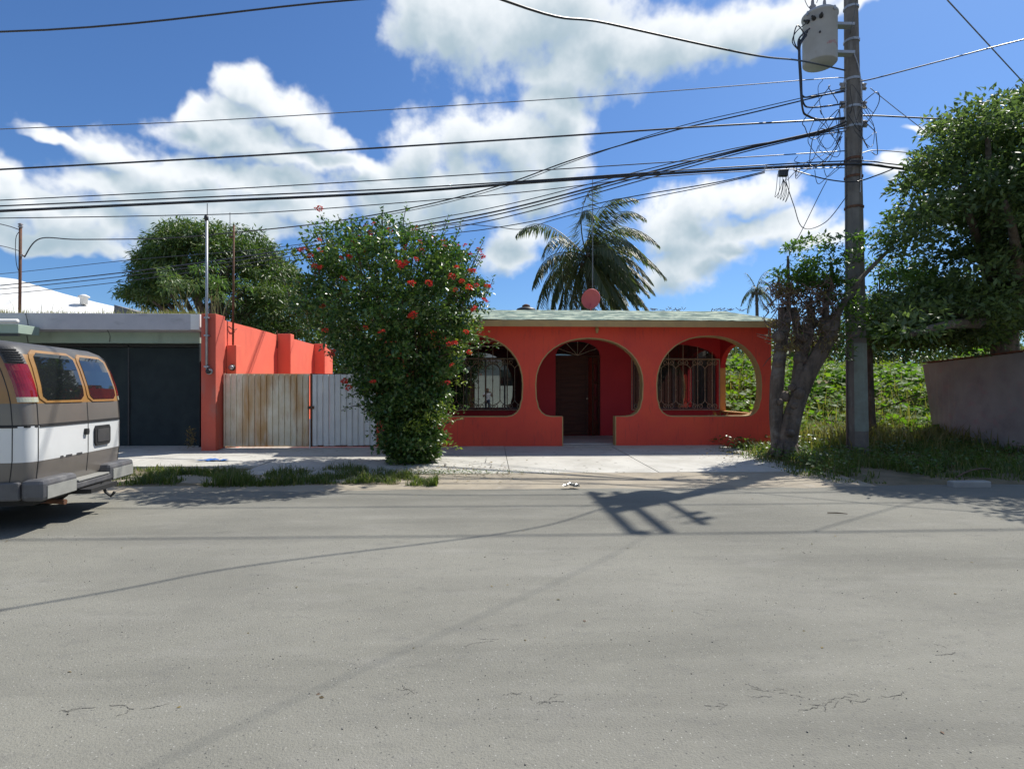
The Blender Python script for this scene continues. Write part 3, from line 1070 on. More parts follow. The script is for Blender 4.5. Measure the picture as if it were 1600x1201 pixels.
def make_window(xl, xr, grille_y, seed):
    """window part of the house: frame, panes, wrought iron grille"""
    fr = MB()
    y0, y1 = BY + .10, BY + .16
    xs_ = [xl, xl + (xr - xl) * .27, xl + (xr - xl) * .5, xl + (xr - xl) * .73, xr]
    fr.box(xl, xr, y0, y1, wz0, wz0 + .05)
    fr.box(xl, xr, y0, y1, wz1 - .02, wz1 + .03)
    for i, x in enumerate(xs_):
        w_ = .05
        xa_ = min(max(x - w_ / 2, xl), xr - w_)
        fr.box(xa_, xa_ + w_, y0 + .001, y1 - .001, wz0 + .051, wz1 - .021)
    win = obj('window', fr, M['vbumper'], house)
    for i in range(4):
        tilt = random.uniform(-.002, .002)
        p = MB()
        xa_, xb_ = xs_[i] + .02, xs_[i + 1] - .02
        p.box(xa_, xb_, BY + .125, BY + .131, wz0 + .04, wz1 - .01)
        obj('pane', p, M['glass'], win)
    p = MB().prism(arch_top(xl + .004, xr - .004, wz1 + .031, wz1 + .032, wzt - .004), [], BY + .125, BY + .131)
    obj('pane', p, M['glass'], win)
    g_ = MB()
    gy_ = grille_y
    gl, gr = xl - .05, xr + .05
    gz0, gz1 = wz0 - .02, wz1 - .02
    for z in (gz0, gz1):
        g_.tube([(gl, gy_, z), (gr, gy_, z)], .017, 5)
    for x in (gl, gr):
        g_.tube([(x, gy_, gz0), (x, gy_, gz1)], .017, 5)
    nb = 12
    w_ = (gr - gl) / nb
    for i in range(1, nb):
        x = gl + w_ * i
        r = w_ * .36
        if i % 2:
            g_.tube([(x, gy_, gz0), (x, gy_, gz1)], .011, 5)
            g_.tube([(x, gy_, gz1), (x, gy_, gz1 + (wzt - wz1) * math.sqrt(max(.05, 1 - ((x - (xl + xr) / 2) / ((xr - xl) / 2)) ** 2)))], .010, 5)
            for zc, fl in ((gz1 - r - .02, 1), (gz0 + r + .02, -1)):
                for sd_ in (-1, 1):
                    cx_ = x + sd_ * (r + .012)
                    g_.tube(scroll((cx_, zc), r, 1.3, a0=(0 if sd_ < 0 else math.pi), flip=fl * sd_, y=gy_), .010, 5, caps=False)
        else:
            zb0, zb1 = gz0 + .30, gz1 - .30
            g_.tube([(x, gy_, zb0), (x, gy_, zb1)], .011, 5)
            for zc, zz in ((gz1 - .16, zb1), (gz0 + .16, zb0)):
                for sd_ in (-1, 1):
                    g_.tube(bez((x, gy_, zz), (x, gy_, (zz + zc) / 2), (x + sd_ * w_ * .55, gy_, zc), 6), .010, 5)
        # cast knots
        g_.lathe([(.010, -.02), (.028, 0), (.010, .02)], (x, gy_, (gz0 + gz1) / 2 + (.12 if i % 2 else -.16)), 6)
    for q in (gl + .08, gr - .08):
        g_.tube([(q, gy_, gz0 + .05), (q, BY - .0, gz0 + .05)], .01, 4)
    obj('window_grille', g_, M['iron'], win)
    return win


make_window(wrl, wrr, BY - .07, 1)
make_window(wll, wlr, BY - .07, 2)

# plant pot leaves inside the porch by the right window
pl = thing('potted_plant', (bx(1108), BY - .8, .17), 'small spiky potted plant inside the porch behind the right arch', 'plant')
px_, py_ = bx(1108), BY - .8
obj('pot', MB().lathe([(.10, .17), (.15, .45), (.16, .47), (.13, .47), (.12, .42)], (px_, py_, 0), 14), M['rust'], pl, smooth=True)
k_ = 46
aa = rng.random(k_) * 6.283
dd = np.stack([np.cos(aa) * rng.uniform(.3, .9, k_), np.sin(aa) * rng.uniform(.3, .9, k_), rng.uniform(.5, 1.1, k_)], 1)
V_, F_ = leaf_arrays(np.tile(np.array([[px_, py_, .44]]), (k_, 1)), dd, rng.normal(size=(k_, 3)), rng.uniform(.3, .6, k_), np.full(k_, .04))
link('leaves', npmesh('leaves', V_, F_, M['l_dead']), pl)

# things on the roof
dp = P(923, 467, 17.6)
dish = thing('satellite_dish', (dp.x, 17.9, 3.75), 'round pink-painted satellite dish on the roof in front of the palm', 'satellite dish')
s = MB()
s.lathe([(.005, .09), (.12, .085), (.22, .055), (.30, 0), (.312, -.004), (.30, -.012), (.22, .043), (.1, .075), (.004, .078)], (dp.x, 17.6, dp.z), 28, axis=Vector((-.25, .95, .3)).normalized())
obj('reflector', s, M['pink'], dish, smooth=True)
obj('mast', MB().tube([(dp.x + .02, 17.75, 3.70), (dp.x + .02, 17.72, dp.z)], .02, 8).tube([(dp.x + .02, 17.72, dp.z - .12), (dp.x - .02, 17.5, dp.z - .3)], .012, 6), M['pink'], dish)
obj('feed_arm', MB().tube(bez((dp.x, 17.62, dp.z - .28), (dp.x - .1, 17.95, dp.z - .3), (dp.x - .12, 18.1, dp.z - .05), 6), .012, 6), M['galv'], dish)
tp = P(822, 480, 19)
tank = thing('water_tank', (tp.x, 19, 3.7), 'black water tank lid showing above the roof left of the dish', 'water tank')
obj('tank_body', MB().lathe([(.33, -.55), (.33, .05), (.30, .1), (.12, .16)], (tp.x, 19, tp.z - .15), 20), M['black'], tank, smooth=True)
obj('tank_lid', MB().lathe([(.13, 0), (.13, .05), (.05, .09)], (tp.x, 19, tp.z + .01), 14), M['rust'], tank, smooth=True)
ap = P(926, 281, 20)
ant = thing('antenna_mast', (ap.x, 20, 3.7), 'thin antenna mast on the roof rising past the palm crown', 'antenna')
obj('rod', MB().tube([(ap.x, 20, 3.6), (ap.x, 20, ap.z)], [.018, .012], 6), M['alu'], ant)
obj('cross_rod', MB().tube([(ap.x - .12, 20, ap.z - .65), (ap.x + .12, 20, ap.z - .65)], .01, 5), M['alu'], ant)
# twigs and rubbish lying along the roof ridge
for q, (ppx, lab) in enumerate(((1045, 'dry twig litter on the roof ridge right of the palm'), (1140, 'dry twig litter at the right end of the roof ridge'))):
    s = MB()
    c0 = P(ppx, 483, 17.0)
    for i in range(26):
        x = c0.x + random.uniform(-.5, .5); y = 17 + random.uniform(-.15, .2); z = z_r + TH + .02
        s.tube([(x, y, z), (x + random.uniform(-.15, .15), y + random.uniform(-.1, .1), z + random.uniform(0, .09))], .008, 4)
    tag(obj('twig_litter', s, M['twig']), lab, 'litter', kind='stuff')

# ------------------------------------------------------------------ boundary wall and gate on the left
WT = .22
PW = 23 / F * 13.26 / 1.0
bw = thing('boundary_wall', (PX, 15, 0), 'coral orange boundary wall with a thick square pillar left of the metal gate', 'wall')
wtop = 3.12
s = MB()
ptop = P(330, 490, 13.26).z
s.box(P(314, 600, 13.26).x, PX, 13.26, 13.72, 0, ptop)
M['pillar'] = mat('shade_darkened_pillar_orange', rgb(.62, .12, .075), rgb(.54, .10, .065), scale=1.6, rough=.85, bump=.15, bscale=10, stains=[(rgb(.30, .20, .17), 2.2, .55, .72, (1, 1, .4), .6)])  # wall orange darkened to carry the front face's shade; grey stains are weathering
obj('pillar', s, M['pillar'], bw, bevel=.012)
n = 24
s = MB()
for i in range(n + 1):
    y = 13.722 + (23 - 13.722) * i / n
    zt = wtop + .015 * fb(y, 0, 1.4)
    s.v += [(PX - WT, y, 0), (PX - .012, y, 0), (PX - .012, y, zt), (PX - WT, y, zt)]
for i in range(n):
    for k in range(4):
        a = i * 4
        s.f.append((a + k, a + (k + 1) % 4, a + 4 + (k + 1) % 4, a + 4 + k)); s.m.append(0)
s.f += [(0, 1, 2, 3), (n * 4 + 3, n * 4 + 2, n * 4 + 1, n * 4)]; s.m += [0, 0]
obj('wall', s, M['orange'], bw)
for yy in (17.1, 20.6):
    s = MB().box(PX - .01, PX + .36, yy, yy + .3, 0, wtop + .03)
    obj('pilaster', s, M['orange'], bw, bevel=.01)
# short pier behind the gate holding a second meter
pp = P(351, 539, 13.8)
pe = P(369, 539, 13.8)
obj('meter_pier', MB().box(PX - .005, pe.x, 13.8, 14.1, 0, pp.z), M['orange'], bw, bevel=.01)
# broken conduit and loose wires on the wall
obj('wall_bracket', MB().tube(bez((PX + .0, 13.9, 3.0), (PX + .08, 14.0, 2.9), (PX + .02, 14.3, 2.98), 5), .012, 5), M['rust'], bw)
obj('conduit', MB().tube([(PX + .03, 13.68, .1), (PX + .03, 13.68, 1.55), (PX + .0, 13.60, 1.7), (PX - .02, 13.64, 1.9)], .022, 7), M['orange'], bw)
obj('rebar', MB().tube([(P(433, 500, 17.0).x, 17.0, wtop - .4), (P(433, 500, 17.0).x, 17.0, wtop + .12)], .012, 5), M['rust'], bw)

# electricity mast and meter on the pillar
mx_ = P(323, 345, 13.2)
mast = thing('service_mast', (mx_.x, 13.2, 1.5), 'tall galvanised service mast strapped to the front of the orange pillar', 'pipe')
obj('pipe', MB().tube([(mx_.x, 13.2, 1.95), (mx_.x, 13.2, mx_.z)], .028, 10), M['galv'], mast, smooth=True)
obj('weatherhead', MB().lathe([(.035, 0), (.05, .05), (.045, .1), (.02, .13)], (mx_.x - .01, 13.2, mx_.z), 10), M['black'], mast, smooth=True)
obj('rod', MB().tube([(mx_.x + .01, 13.2, mx_.z), (mx_.x + .012, 13.2, P(323, 318, 13.2).z)], .008, 5), M['black'], mast)
for z in (2.0, 2.7, 3.1):
    obj('strap', MB().box(mx_.x - .05, mx_.x + .05, 13.165, 13.258, z, z + .03), M['galv'], mast)
mt = P(326, 580, 13.2)
meter = thing('electricity_meter', (mt.x, 13.2, mt.z), 'round glass electricity meter on the front of the orange pillar', 'meter')
obj('meter_base', MB().lathe([(.07, 0), (.075, .03), (.07, .05)], (mt.x, 13.258, mt.z), 20, axis=(0, -1, 0)), M['galv'], meter, smooth=True)
obj('meter_dial', MB().lathe([(.055, 0), (.055, .04), (.045, .055)], (mt.x, 13.207, mt.z), 20, axis=(0, -1, 0)), M['black'], meter, smooth=True)
obj('meter_box', MB().box(mt.x - .09, mt.x + .02, 13.225, 13.258, mt.z + .09, 1.96), M['orange'], meter)
m2 = P(362, 574, 13.75)
meter = thing('electricity_meter', (m2.x, 13.75, m2.z), 'dark electricity meter on the short orange pier behind the rusty gate', 'meter')
obj('meter_base', MB().lathe([(.07, 0), (.075, .03), (.07, .05)], (m2.x, 13.798, m2.z), 16, axis=(0, -1, 0)), M['black'], meter, smooth=True)
obj('meter_dial', MB().lathe([(.055, 0), (.05, .06)], (m2.x, 13.745, m2.z), 16, axis=(0, -1, 0)), M['galv'], meter, smooth=True)
m3 = P(364, 352, 13.95)
mast = thing('service_mast', (m3.x, 13.95, pp.z), 'rusty brown service mast standing on the short orange pier behind the gate', 'pipe')
obj('pipe', MB().tube([(m3.x, 13.95, pp.z - .02), (m3.x + .02, 13.95, m3.z)], .024, 8), M['rust'], mast, smooth=True)
obj('rod', MB().tube([(m3.x - .07, 13.95, m3.z - .3), (m3.x - .07, 13.95, P(364, 332, 13.95).z)], .007, 5), M['black'], mast)
obj('clamp', MB().box(m3.x - .08, m3.x + .04, 13.93, 13.97, m3.z - .3, m3.z - .26), M['rust'], mast)

# two gate leaves of ribbed sheet metal
GYd = 13.60
gz0, gz1 = P(420, 696, GYd).z, P(420, 584.5, GYd).z


def gate_leaf(x0, x1, label, m, nrib, stem):
    root = thing('metal_gate', (x0, GYd, gz0), label, 'gate', 'leaves of the driveway gate')
    w = (x1 - x0) / nrib
    for i in range(nrib):
        a = x0 + i * w
        s = MB()
        yy = GYd + random.uniform(-.003, .003)
        zt_ = gz1 + random.uniform(-.006, .004)
        zb_ = gz0 + random.uniform(-.01, .008)
        prof = [(0, .012), (.10, .012), (.18, -.014), (.82, -.014), (.90, .012), (.998, .012)]
        for (q, d) in prof:
            s.v += [(a + w * q, yy + d, zb_), (a + w * q, yy + d, zt_)]
        for (q, d) in prof:
            s.v += [(a + w * q, yy + d + .003, zb_), (a + w * q, yy + d + .003, zt_)]
        n_ = len(prof)
        for k in range(n_ - 1):
            s.f.append((2 * k, 2 * k + 2, 2 * k + 3, 2 * k + 1))
            s.f.append((2 * n_ + 2 * k, 2 * n_ + 2 * k + 1, 2 * n_ + 2 * k + 3, 2 * n_ + 2 * k + 2))
            s.m += [0, 0]
        obj('panel', s, m, root)
    fr = MB()
    fr.box(x0, x1, GYd + .022, GYd + .06, gz0 - .03, gz0 + .02).box(x0, x1, GYd + .022, GYd + .06, gz1 - .04, gz1 + .012)
    fr.box(x0 - .03, x0 + .012, GYd - .018, GYd + .06, gz0 - .03, gz1 + .02)
    obj('frame', fr, M['rust'] if m is M['whitegate'] else M['rustgate'], root)
    return root


gx0, gxm, gx1 = P(352, 600, GYd).x, P(485, 600, GYd).x, P(588, 600, GYd).x
g1 = gate_leaf(gx0, gxm - .03, 'left gate leaf, cream sheet metal streaked with brown rust, next to the orange pillar', M['rustgate'], 14, 0)
g2 = gate_leaf(gxm + .03, gx1, 'right gate leaf of clean dusty white ribbed metal, half hidden by the flowering shrub', M['whitegate'], 11, 0)
obj('drop_bolt', MB().tube([(gxm, GYd - .035, gz0 - .06), (gxm, GYd - .035, gz0 + .62)], .014, 7), M['whitewash'], g2)
obj('latch', MB().box(gxm - .05, gxm + .09, GYd - .04, GYd - .018, 1.05, 1.12), M['rust'], g1)
mb = MB().box(gx0 - .05, gx1, GYd - .12, GYd + .2, .03, gz0 - .055)
tag(obj('gate_threshold', mb, M['sidewalk']), kind='structure')

# yard ground behind the gate
mb = MB().box(PX, HX0 - .02, 13.85, 26, .0, .06)
tag(obj('driveway', mb, M['sidewalk']), kind='structure')

# ------------------------------------------------------------------ garage on the far left
gar = thing('garage', (-10, 14, 0), 'grey flat-roofed garage with a weedy roof edge left of the orange pillar', 'garage')
sx1 = P(298, 500, 13.5).x
st, sb_ = P(150, 489.5, 13.5).z, P(150, 515, 13.5).z
s = MB().box(-24, sx1, 13.5, 21, sb_, st)
slab = obj('roof_slab', s, M['fascia'], gar, bevel=.01)
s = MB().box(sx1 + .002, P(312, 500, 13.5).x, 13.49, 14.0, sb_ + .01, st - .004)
obj('slab_end_sunlit_white', s, M['whitewash'], gar)  # added end block; its white stands in for sunlight on the slab's end
gxr = P(312, 500, 14.05).x
s = MB().box(-24, gxr, 14.05, 14.3, P(150, 535.5, 14.05).z, sb_ - .003)
obj('beam', s, M['greenpaint'], gar)
s = MB()
zc = P(150, 535.5, 14.05).z - .004
obj('side_wall', MB().box(gxr - .03, gxr, 14.05, 21, 0, zc), M['net'], gar)
obj('rear_wall', MB().box(-24, gxr - .13, 20.8, 21, 0, zc), M['greenpaint'], gar)
# hanging wire under the beam and on the fascia
obj('loose_cable', MB().tube(spline([P(168, 516, 13.46), P(172, 524, 13.9), P(171, 534, 14.03)], 4), .008, 5), M['cable'], gar)
obj('loose_cable', MB().tube(spline([P(40, 489, 13.46), P(44, 508, 13.44), P(42, 522, 13.44), P(44, 535, 13.5)], 4), .010, 5), M['cable'], gar)
net = thing('shade_cloth_gate', (-10.5, 14.35, 0), 'dark green shade-cloth gate filling the opening of the garage', 'gate')
ncuts = [-24, -21.4, -18.8, -16.2, -13.6, -11.0, -8.8, gxr - .03]
for i in range(len(ncuts) - 1):
    s = MB()
    x0, x1 = ncuts[i] + .02, ncuts[i + 1] - .02
    m_, n_ = 10, 8
    for a in range(m_ + 1):
        for b2 in range(n_ + 1):
            x = x0 + (x1 - x0) * a / m_
            z = .12 + (zc - .2) * b2 / n_
            s.v.append((x, 14.42 + .03 * fb(x, z, 1.3), z))
    for a in range(m_):
        for b2 in range(n_):
            q = a * (n_ + 1) + b2
            s.f.append((q, q + n_ + 1, q + n_ + 2, q + 1)); s.m.append(0)
    obj('cloth_panel', s, M['net'], net, smooth=True)
s = MB()
for x in ncuts[1:-1]:
    s.box(x - .02, x + .02, 14.40, 14.44, .08, zc - .01)
s.box(-24, gxr - .04, 14.40, 14.44, .07, .11).box(-24, gxr - .04, 14.40, 14.44, zc - .06, zc - .015)
obj('gate_frame', s, M['black'], net)
# small lower canopy with a white gutter pipe at the left edge
cn = thing('canopy', (-12.2, 13, 2.7), 'small pale canopy with a white pipe along it, above the van at the left edge', 'canopy')
c1 = P(40, 505, 13.1)
obj('canopy_slab', MB().box(-17, c1.x, 12.9, 13.496, P(20, 522, 13.1).z, P(20, 508, 13.1).z), M['greenpaint'], cn, bevel=.01)
obj('pipe', MB().tube([(-17, 12.86, P(0, 505, 13).z), (c1.x + .02, 12.86, P(40, 503, 13).z)], .05, 10), M['whitewash'], cn, smooth=True)
obj('edge_bar', MB().box(-17, c1.x + .02, 12.88, 12.93, P(20, 526, 13.1).z, P(20, 523, 13.1).z), M['black'], cn)

# pale building behind the garage
bbY = 27
bb = thing('white_building', (-22, bbY, 0), 'long white building with a sloping parapet behind the garage', 'building')
top = [(-9, 432), (25, 436), (60, 447), (100, 459), (150, 472), (178, 478.5)]
BD = 9.0
far_edge = [P(-400, 418, bbY + BD)] + [P(a, b, bbY + BD) for a, b in top] + [P(214, 487, bbY + BD)]
near_edge = [Vector((p.x + .8, bbY, 3.3)) for p in far_edge]
sm_ = MB()
nf = len(far_edge)
for p in far_edge + near_edge:
    sm_.v.append(tuple(p))
for p in far_edge + near_edge:
    sm_.v.append((p.x, p.y, p.z - .12))
for i in range(nf - 1):
    sm_.f += [(i, i + 1, nf + i + 1, nf + i), (2 * nf + i, 3 * nf + i, 3 * nf + i + 1, 2 * nf + i + 1), (i, 2 * nf + i, 2 * nf + i + 1, i + 1), (nf + i, nf + i + 1, 3 * nf + i + 1, 3 * nf + i)]
    sm_.m += [0] * 4
sm_.f += [(nf - 1, 3 * nf - 1, 4 * nf - 1, 2 * nf - 1), (0, nf, 3 * nf, 2 * nf)]
sm_.m += [0, 0]
obj('roof', sm_, M['backwhite'], bb)
obj('wall', MB().box(near_edge[0].x, near_edge[-1].x - .3, bbY + .2, bbY + BD, 0, 3.1), M['backwhite'], bb)
pa = P(178.3, 476, bbY)
obj('annex', MB().prism([(pa.x, 0), (P(216, 487, bbY).x, 0), (P(216, 487, bbY).x, P(216, 487.5, bbY).z), (pa.x, P(178, 476, bbY).z)], [], bbY, bbY + 7), M['backgrey'], bb)
vp = P(131, 466, bbY + 8)
obj('roof_vent', MB().lathe([(.2, -.35), (.2, 0), (.3, .05), (.3, .12), (.1, .22)], (vp.x, bbY + 8, vp.z), 14), M['backwhite'], bb, smooth=True)

# rusty mast on the garage roof
lm = P(32, 355, 15.2)
m4 = thing('rusty_mast', (lm.x, 15.2, st), 'rusty pipe mast with wires standing in weeds on the garage roof', 'pipe')
obj('pipe', MB().tube([(lm.x - .02, 15.2, st - .01), (lm.x, 15.2, lm.z)], .034, 8), M['rust'], m4, smooth=True)
obj('insulator', MB().lathe([(.03, 0), (.06, .03), (.03, .06), (.06, .09), (.03, .12)], (lm.x, 15.2, lm.z - .02), 10).lathe([(.03, 0), (.05, .03), (.03, .06)], (lm.x + .05, 15.2, lm.z - .75), 8), M['porcelain'], m4, smooth=True)
obj('loop_cable', MB().tube(spline([(lm.x, 15.18, lm.z - .1), (lm.x - .1, 15.18, lm.z - .3), (lm.x - .09, 15.18, lm.z - .9), (lm.x, 15.18, lm.z - 1.2)], 5), .008, 5), M['cable'], m4)

# ------------------------------------------------------------------ opposite side of the street (behind the camera, seen in the window glass)
ob = thing('opposite_building', (0, -9, 0), 'pale mint house across the street, seen mirrored in the left window', 'building')
OY = -9.0
holes = [[(x, 1.9), (x + 1.5, 1.9), (x + 1.5, 3.1), (x, 3.1)] for x in (-8.2, -4.6, .8, 3.8)]
s = MB()
s.prism([(-15, 0), (-2.1, 0), (-2.1, 2.2), (-1.1, 2.2), (-1.1, 0), (6, 0), (6, 3.7), (-15, 3.7)], holes, OY - .2, OY)
obj('wall', s, M['opp'], ob)
for h_ in holes:
    w_ = obj('window', MB().box(h_[0][0], h_[1][0], OY - .14, OY - .1, 1.9, 3.1), M['glass'], ob)
obj('door', MB().box(-2.1, -1.1, OY - .15, OY - .1, 0, 2.2), M['wood'], ob)
obj('roof', MB().box(-15.3, 6.3, OY - 8, OY + .5, 3.72, 3.9), M['fascia'], ob)
tag(obj('opposite_sidewalk', MB().box(-70, 70, -8.99, -6.79, -.05, .13), M['sidewalk']), kind='structure')
for x in (-27, 17):
    o = thing('opposite_house', (x, -9.5, 0), 'plain painted house across the street ' + ('to the left of the mint one' if x < 0 else 'to the right of the mint one'), 'building')
    obj('wall', MB().box(x - 9, x + 9, -17, -9.5, 0, 3.6 if x < 0 else 4.4), M['backwhite' if x < 0 else 'wood'], o)
    obj('roof', MB().box(x - 9.2, x + 9.2, -17, -9.2, 3.61 if x < 0 else 4.41, 3.8 if x < 0 else 4.6), M['fascia'], o)

# ------------------------------------------------------------------ grey wall on the right
gw = thing('grey_wall', (11, 14, 0), 'low grey rendered wall with a brick-edged top at the right edge', 'wall')
A = P(1446, 569, 15.0)
B = P(1640, 548, 11.6)
A.z = 0; B.z = 0
zA, zB = P(1443, 569, 15.0).z, P(1640, 546, 11.6).z
lean = (P(1443, 569, 15).x - P(1466, 600, 15).x)
d = (B - A); d.z = 0
Ld = d.length
d.normalize()
nrm = Vector((d.y, -d.x, 0))
if nrm.y > 0: nrm = -nrm
s = MB()
n = 16
A2 = A - d * .0
for i in range(n + 1):
    t = i / n
    off_b = Vector((.36, -.0, 0)) * max(0, 1 - t * 3)
    p = A + d * (Ld * t)
    z = zA + (zB - zA) * t + .02 * fb(p.x * 3, 0, 1)
    for q, (o_, zz) in enumerate(((nrm * .08 + off_b, -.05), (nrm * .08, z), (-nrm * .08, z), (-nrm * .08 + off_b, -.05))):
        s.v.append(tuple(p + o_ + Vector((0, 0, zz))))
for i in range(n):
    for k in range(4):
        a = i * 4
        s.f.append((a + k, a + (k + 1) % 4, a + 4 + (k + 1) % 4, a + 4 + k)); s.m.append(0)
s.f += [(0, 1, 2, 3), (n * 4 + 3, n * 4 + 2, n * 4 + 1, n * 4)]; s.m += [0, 0]
obj('wall', s, M['greyconc'], gw)
nbk = 20
for i in range(nbk):
    t = (i + .5) / nbk
    p = A + d * (Ld * t)
    z = zA + (zB - zA) * t + .02
    hl = Ld / nbk / 2 - .006
    hh = .028 + random.uniform(0, .012)
    q0, q1 = p - d * hl, p + d * hl
    w_ = nrm * (.10 + random.uniform(-.012, .012))
    s = MB().add([q0 + w_, q1 + w_, q1 - w_, q0 - w_, q0 + w_ + Vector((0, 0, hh)), q1 + w_ + Vector((0, 0, hh)), q1 - w_ + Vector((0, 0, hh)), q0 - w_ + Vector((0, 0, hh))],
                 [(0, 3, 2, 1), (4, 5, 6, 7), (0, 1, 5, 4), (1, 2, 6, 5), (2, 3, 7, 6), (3, 0, 4, 7)])
    o = obj('brick', s, M['brick'], gw)
    o.location.z = z

# ------------------------------------------------------------------ utility pole
PYW = 12.3
PXW = P(1340, 700, PYW).x
HC = 11.2
pole = thing('utility_pole', (PXW, PYW, 0), 'tall tapering concrete utility pole on the verge right of the house', 'utility pole')
K = 1.21
up = lambda z: (z - EYE) * K + EYE


def PK(px, py, Y):
    """pixel to point for things about the pole: depths were measured at 10.1, the pole stands at 12.3"""
    return P(px, py, Y * K if Y < 10.1 else Y + 2.12 * max(0, min(1, (15.2 - Y) / 5.1)))


s = MB()
hs_ = [0, 1.2, 2.6, 4, 6, 8, 10, 11.6]
topx = P(1330, 100, PYW).x - .03
rads = [.222, .214, .204, .192, .175, .158, .14, .128]
s.tube([(PXW + (topx - PXW) * h / 11.6, PYW, h - .1) for h in hs_], rads, 8)
obj('shaft', s, M['poleconc'], pole)
px_at = lambda h: PXW + (topx - PXW) * h / 11.6
pr_at = lambda h: float(np.interp(h, hs_, rads))
s = MB()
s.tube([(px_at(.6), PYW, .6), (px_at(2.5), PYW, 2.5)], [.221, .208], 8, caps=False)
s.f = [s.f[i] for i in (5, 6)]
s.m = s.m[:2]
obj('paint_patch', s, M['polegreen'], pole)
for z in (8.35, 7.75, 7.05, 6.55, 6.2, 5.62, 5.3, 4.75):
    z = up(z)
    obj('steel_band', MB().lathe([(pr_at(z) + .013, 0), (pr_at(z) + .013, .05)], (px_at(z), PYW, z), 10), M['rust' if z < 7 else 'galv'], pole)
for sd_ in (-1, 1):
    cx_ = px_at(HC) + sd_ * .18
    obj('crossarm', MB().box(cx_ - .05, cx_ + .05, PYW - 1.25, PYW + 1.25, HC - .05, HC + .06), M['rust'], pole, bevel=.006)
obj('crossarm', MB().box(px_at(10) + .15, px_at(10) + .23, PYW - 1.3, PYW + .3, 10.3, 10.38), M['rust'], pole)
for yy in (PYW - 1.15, PYW + .35, PYW + 1.15):
    obj('pin_insulator', MB().lathe([(.02, 0), (.02, .12), (.085, .14), (.05, .19), (.09, .21), (.05, .26), (.04, .3)], (px_at(HC), yy, HC), 12), M['porcelain'], pole, smooth=True)
for yy in (PYW - 1.1, PYW - .8):
    obj('fuse_cutout', MB().lathe([(.03, -.25), (.06, -.2), (.03, -.15), (.06, -.1), (.03, -.05), (.06, 0), (.03, .1)], (px_at(10) + .19, yy, 10.2), 10).tube([(px_at(10) + .12, yy, 9.95), (px_at(10) + .04, yy - .1, 10.45)], .018, 6), M['porcelain'], pole, smooth=True)
for sd_ in (-1, 1):
    for z in (6.95, 6.62, 6.28):
        z = up(z)
        x = px_at(z) + sd_ * (pr_at(z) + .08)
        obj('spool_insulator', MB().lathe([(.035, -.06), (.065, -.05), (.035, 0), (.065, .05), (.035, .06)], (x, PYW - .03, z), 10), M['porcelain'], pole, smooth=True)
        obj('rack_bolt', MB().tube([(px_at(z), PYW - .03, z + .07), (x + sd_ * .06, PYW - .03, z + .07)], .012, 5).tube([(px_at(z), PYW - .03, z - .07), (x + sd_ * .05, PYW - .03, z - .07)], .012, 5), M['galv'], pole)
    z = up(6.6)
    x = px_at(z) + sd_ * (pr_at(z) + .02)
    obj('rack', MB().box(x - .012, x + .012, PYW - .05, PYW + .0, up(6.15), up(7.08)), M['galv'], pole)
obj('ground_wire', MB().tube(spline([(px_at(z_) + o_, PYW - pr_at(z_) - .012, z_) for z_, o_ in ((up(7.5), -.06), (up(7.1), .07), (up(6.2), .10), (up(5), .02))], 5), .012, 5), M['galv'], pole)
obj('ground_wire', MB().tube([(px_at(h) - pr_at(h) - .012, PYW - .03, h) for h in (7, 6, 5, 4, 3, 2, 1, .05)], .010, 5), M['cable'], pole)

# transformer hanging beside the pole
tX, tY = P(1281, 100, 12.0).x, 12.0
tb = P(1281, 101, 12.0).z
tr_ = thing('transformer', (tX, tY, tb), 'pale grey cylindrical transformer with a faded red mark hanging beside the top of the pole', 'transformer')
r0 = .335
obj('tank', MB().lathe([(r0 - .02, 0), (r0, .02), (r0, .99), (r0 + .02, .995), (r0 + .02, 1.03), (r0, 1.035), (r0 * .9, 1.08), (r0 * .5, 1.13), (.03, 1.15)], (tX, tY, tb), 36), M['trafo'], tr_, smooth=True)
for a in (20, 110, 200, 290):
    a = R(a)
    obj('lid_clamp', MB().box(-.02, .02, -.02, .02, -.03, .05), M['galv'], tr_, loc=(tX + (r0 + .012) * math.cos(a), tY + (r0 + .012) * math.sin(a), tb + .99))
for dx in (-.13, .13):
    obj('bushing', MB().lathe([(.03, 0), (.075, .03), (.04, .07), (.075, .1), (.04, .14), (.07, .18), (.035, .22), (.03, .3), (.012, .36)], (tX + dx, tY + .05, tb + 1.08), 12), M['porcelain'], tr_, smooth=True)
for k in range(3):
    a = R(200 + k * 22)
    obj('terminal', MB().lathe([(.042, 0), (.042, .06), (.025, .08), (.02, .13)], (tX + r0 * math.cos(a), tY + r0 * math.sin(a), tb + .82), 8, axis=(math.cos(a), math.sin(a), 0)), M['black'], tr_, smooth=True)
obj('drain_plug', MB().lathe([(.02, 0), (.02, .03)], (tX + r0 * math.cos(R(240)), tY + r0 * math.sin(R(240)), tb + .5), 8, axis=(-.5, -.86, 0)), M['black'], tr_)
s = MB()
for i in range(10):          # curved streak of faded red lettering
    a0 = R(262 + i * 6); a1 = R(262 + i * 6 + 5.0)
    zc_ = tb + .26 + .05 * math.sin(math.pi * i / 9)
    hh = .018 + .010 * (i % 3)
    s.add([(tX + (r0 + .003) * math.cos(a), tY + (r0 + .003) * math.sin(a), z) for a, z in ((a0, zc_ - hh), (a1, zc_ - hh), (a1, zc_ + hh), (a0, zc_ + hh))], [(0, 1, 2, 3)])
obj('faded_mark', s, M['fadedred'], tr_)
for z in (tb + .25, tb + .85):
    obj('hanger_bracket', MB().box(tX + r0 - .03, px_at(z) - pr_at(z) + .02, tY - .02, tY + .14, z, z + .06), M['galv'], tr_)
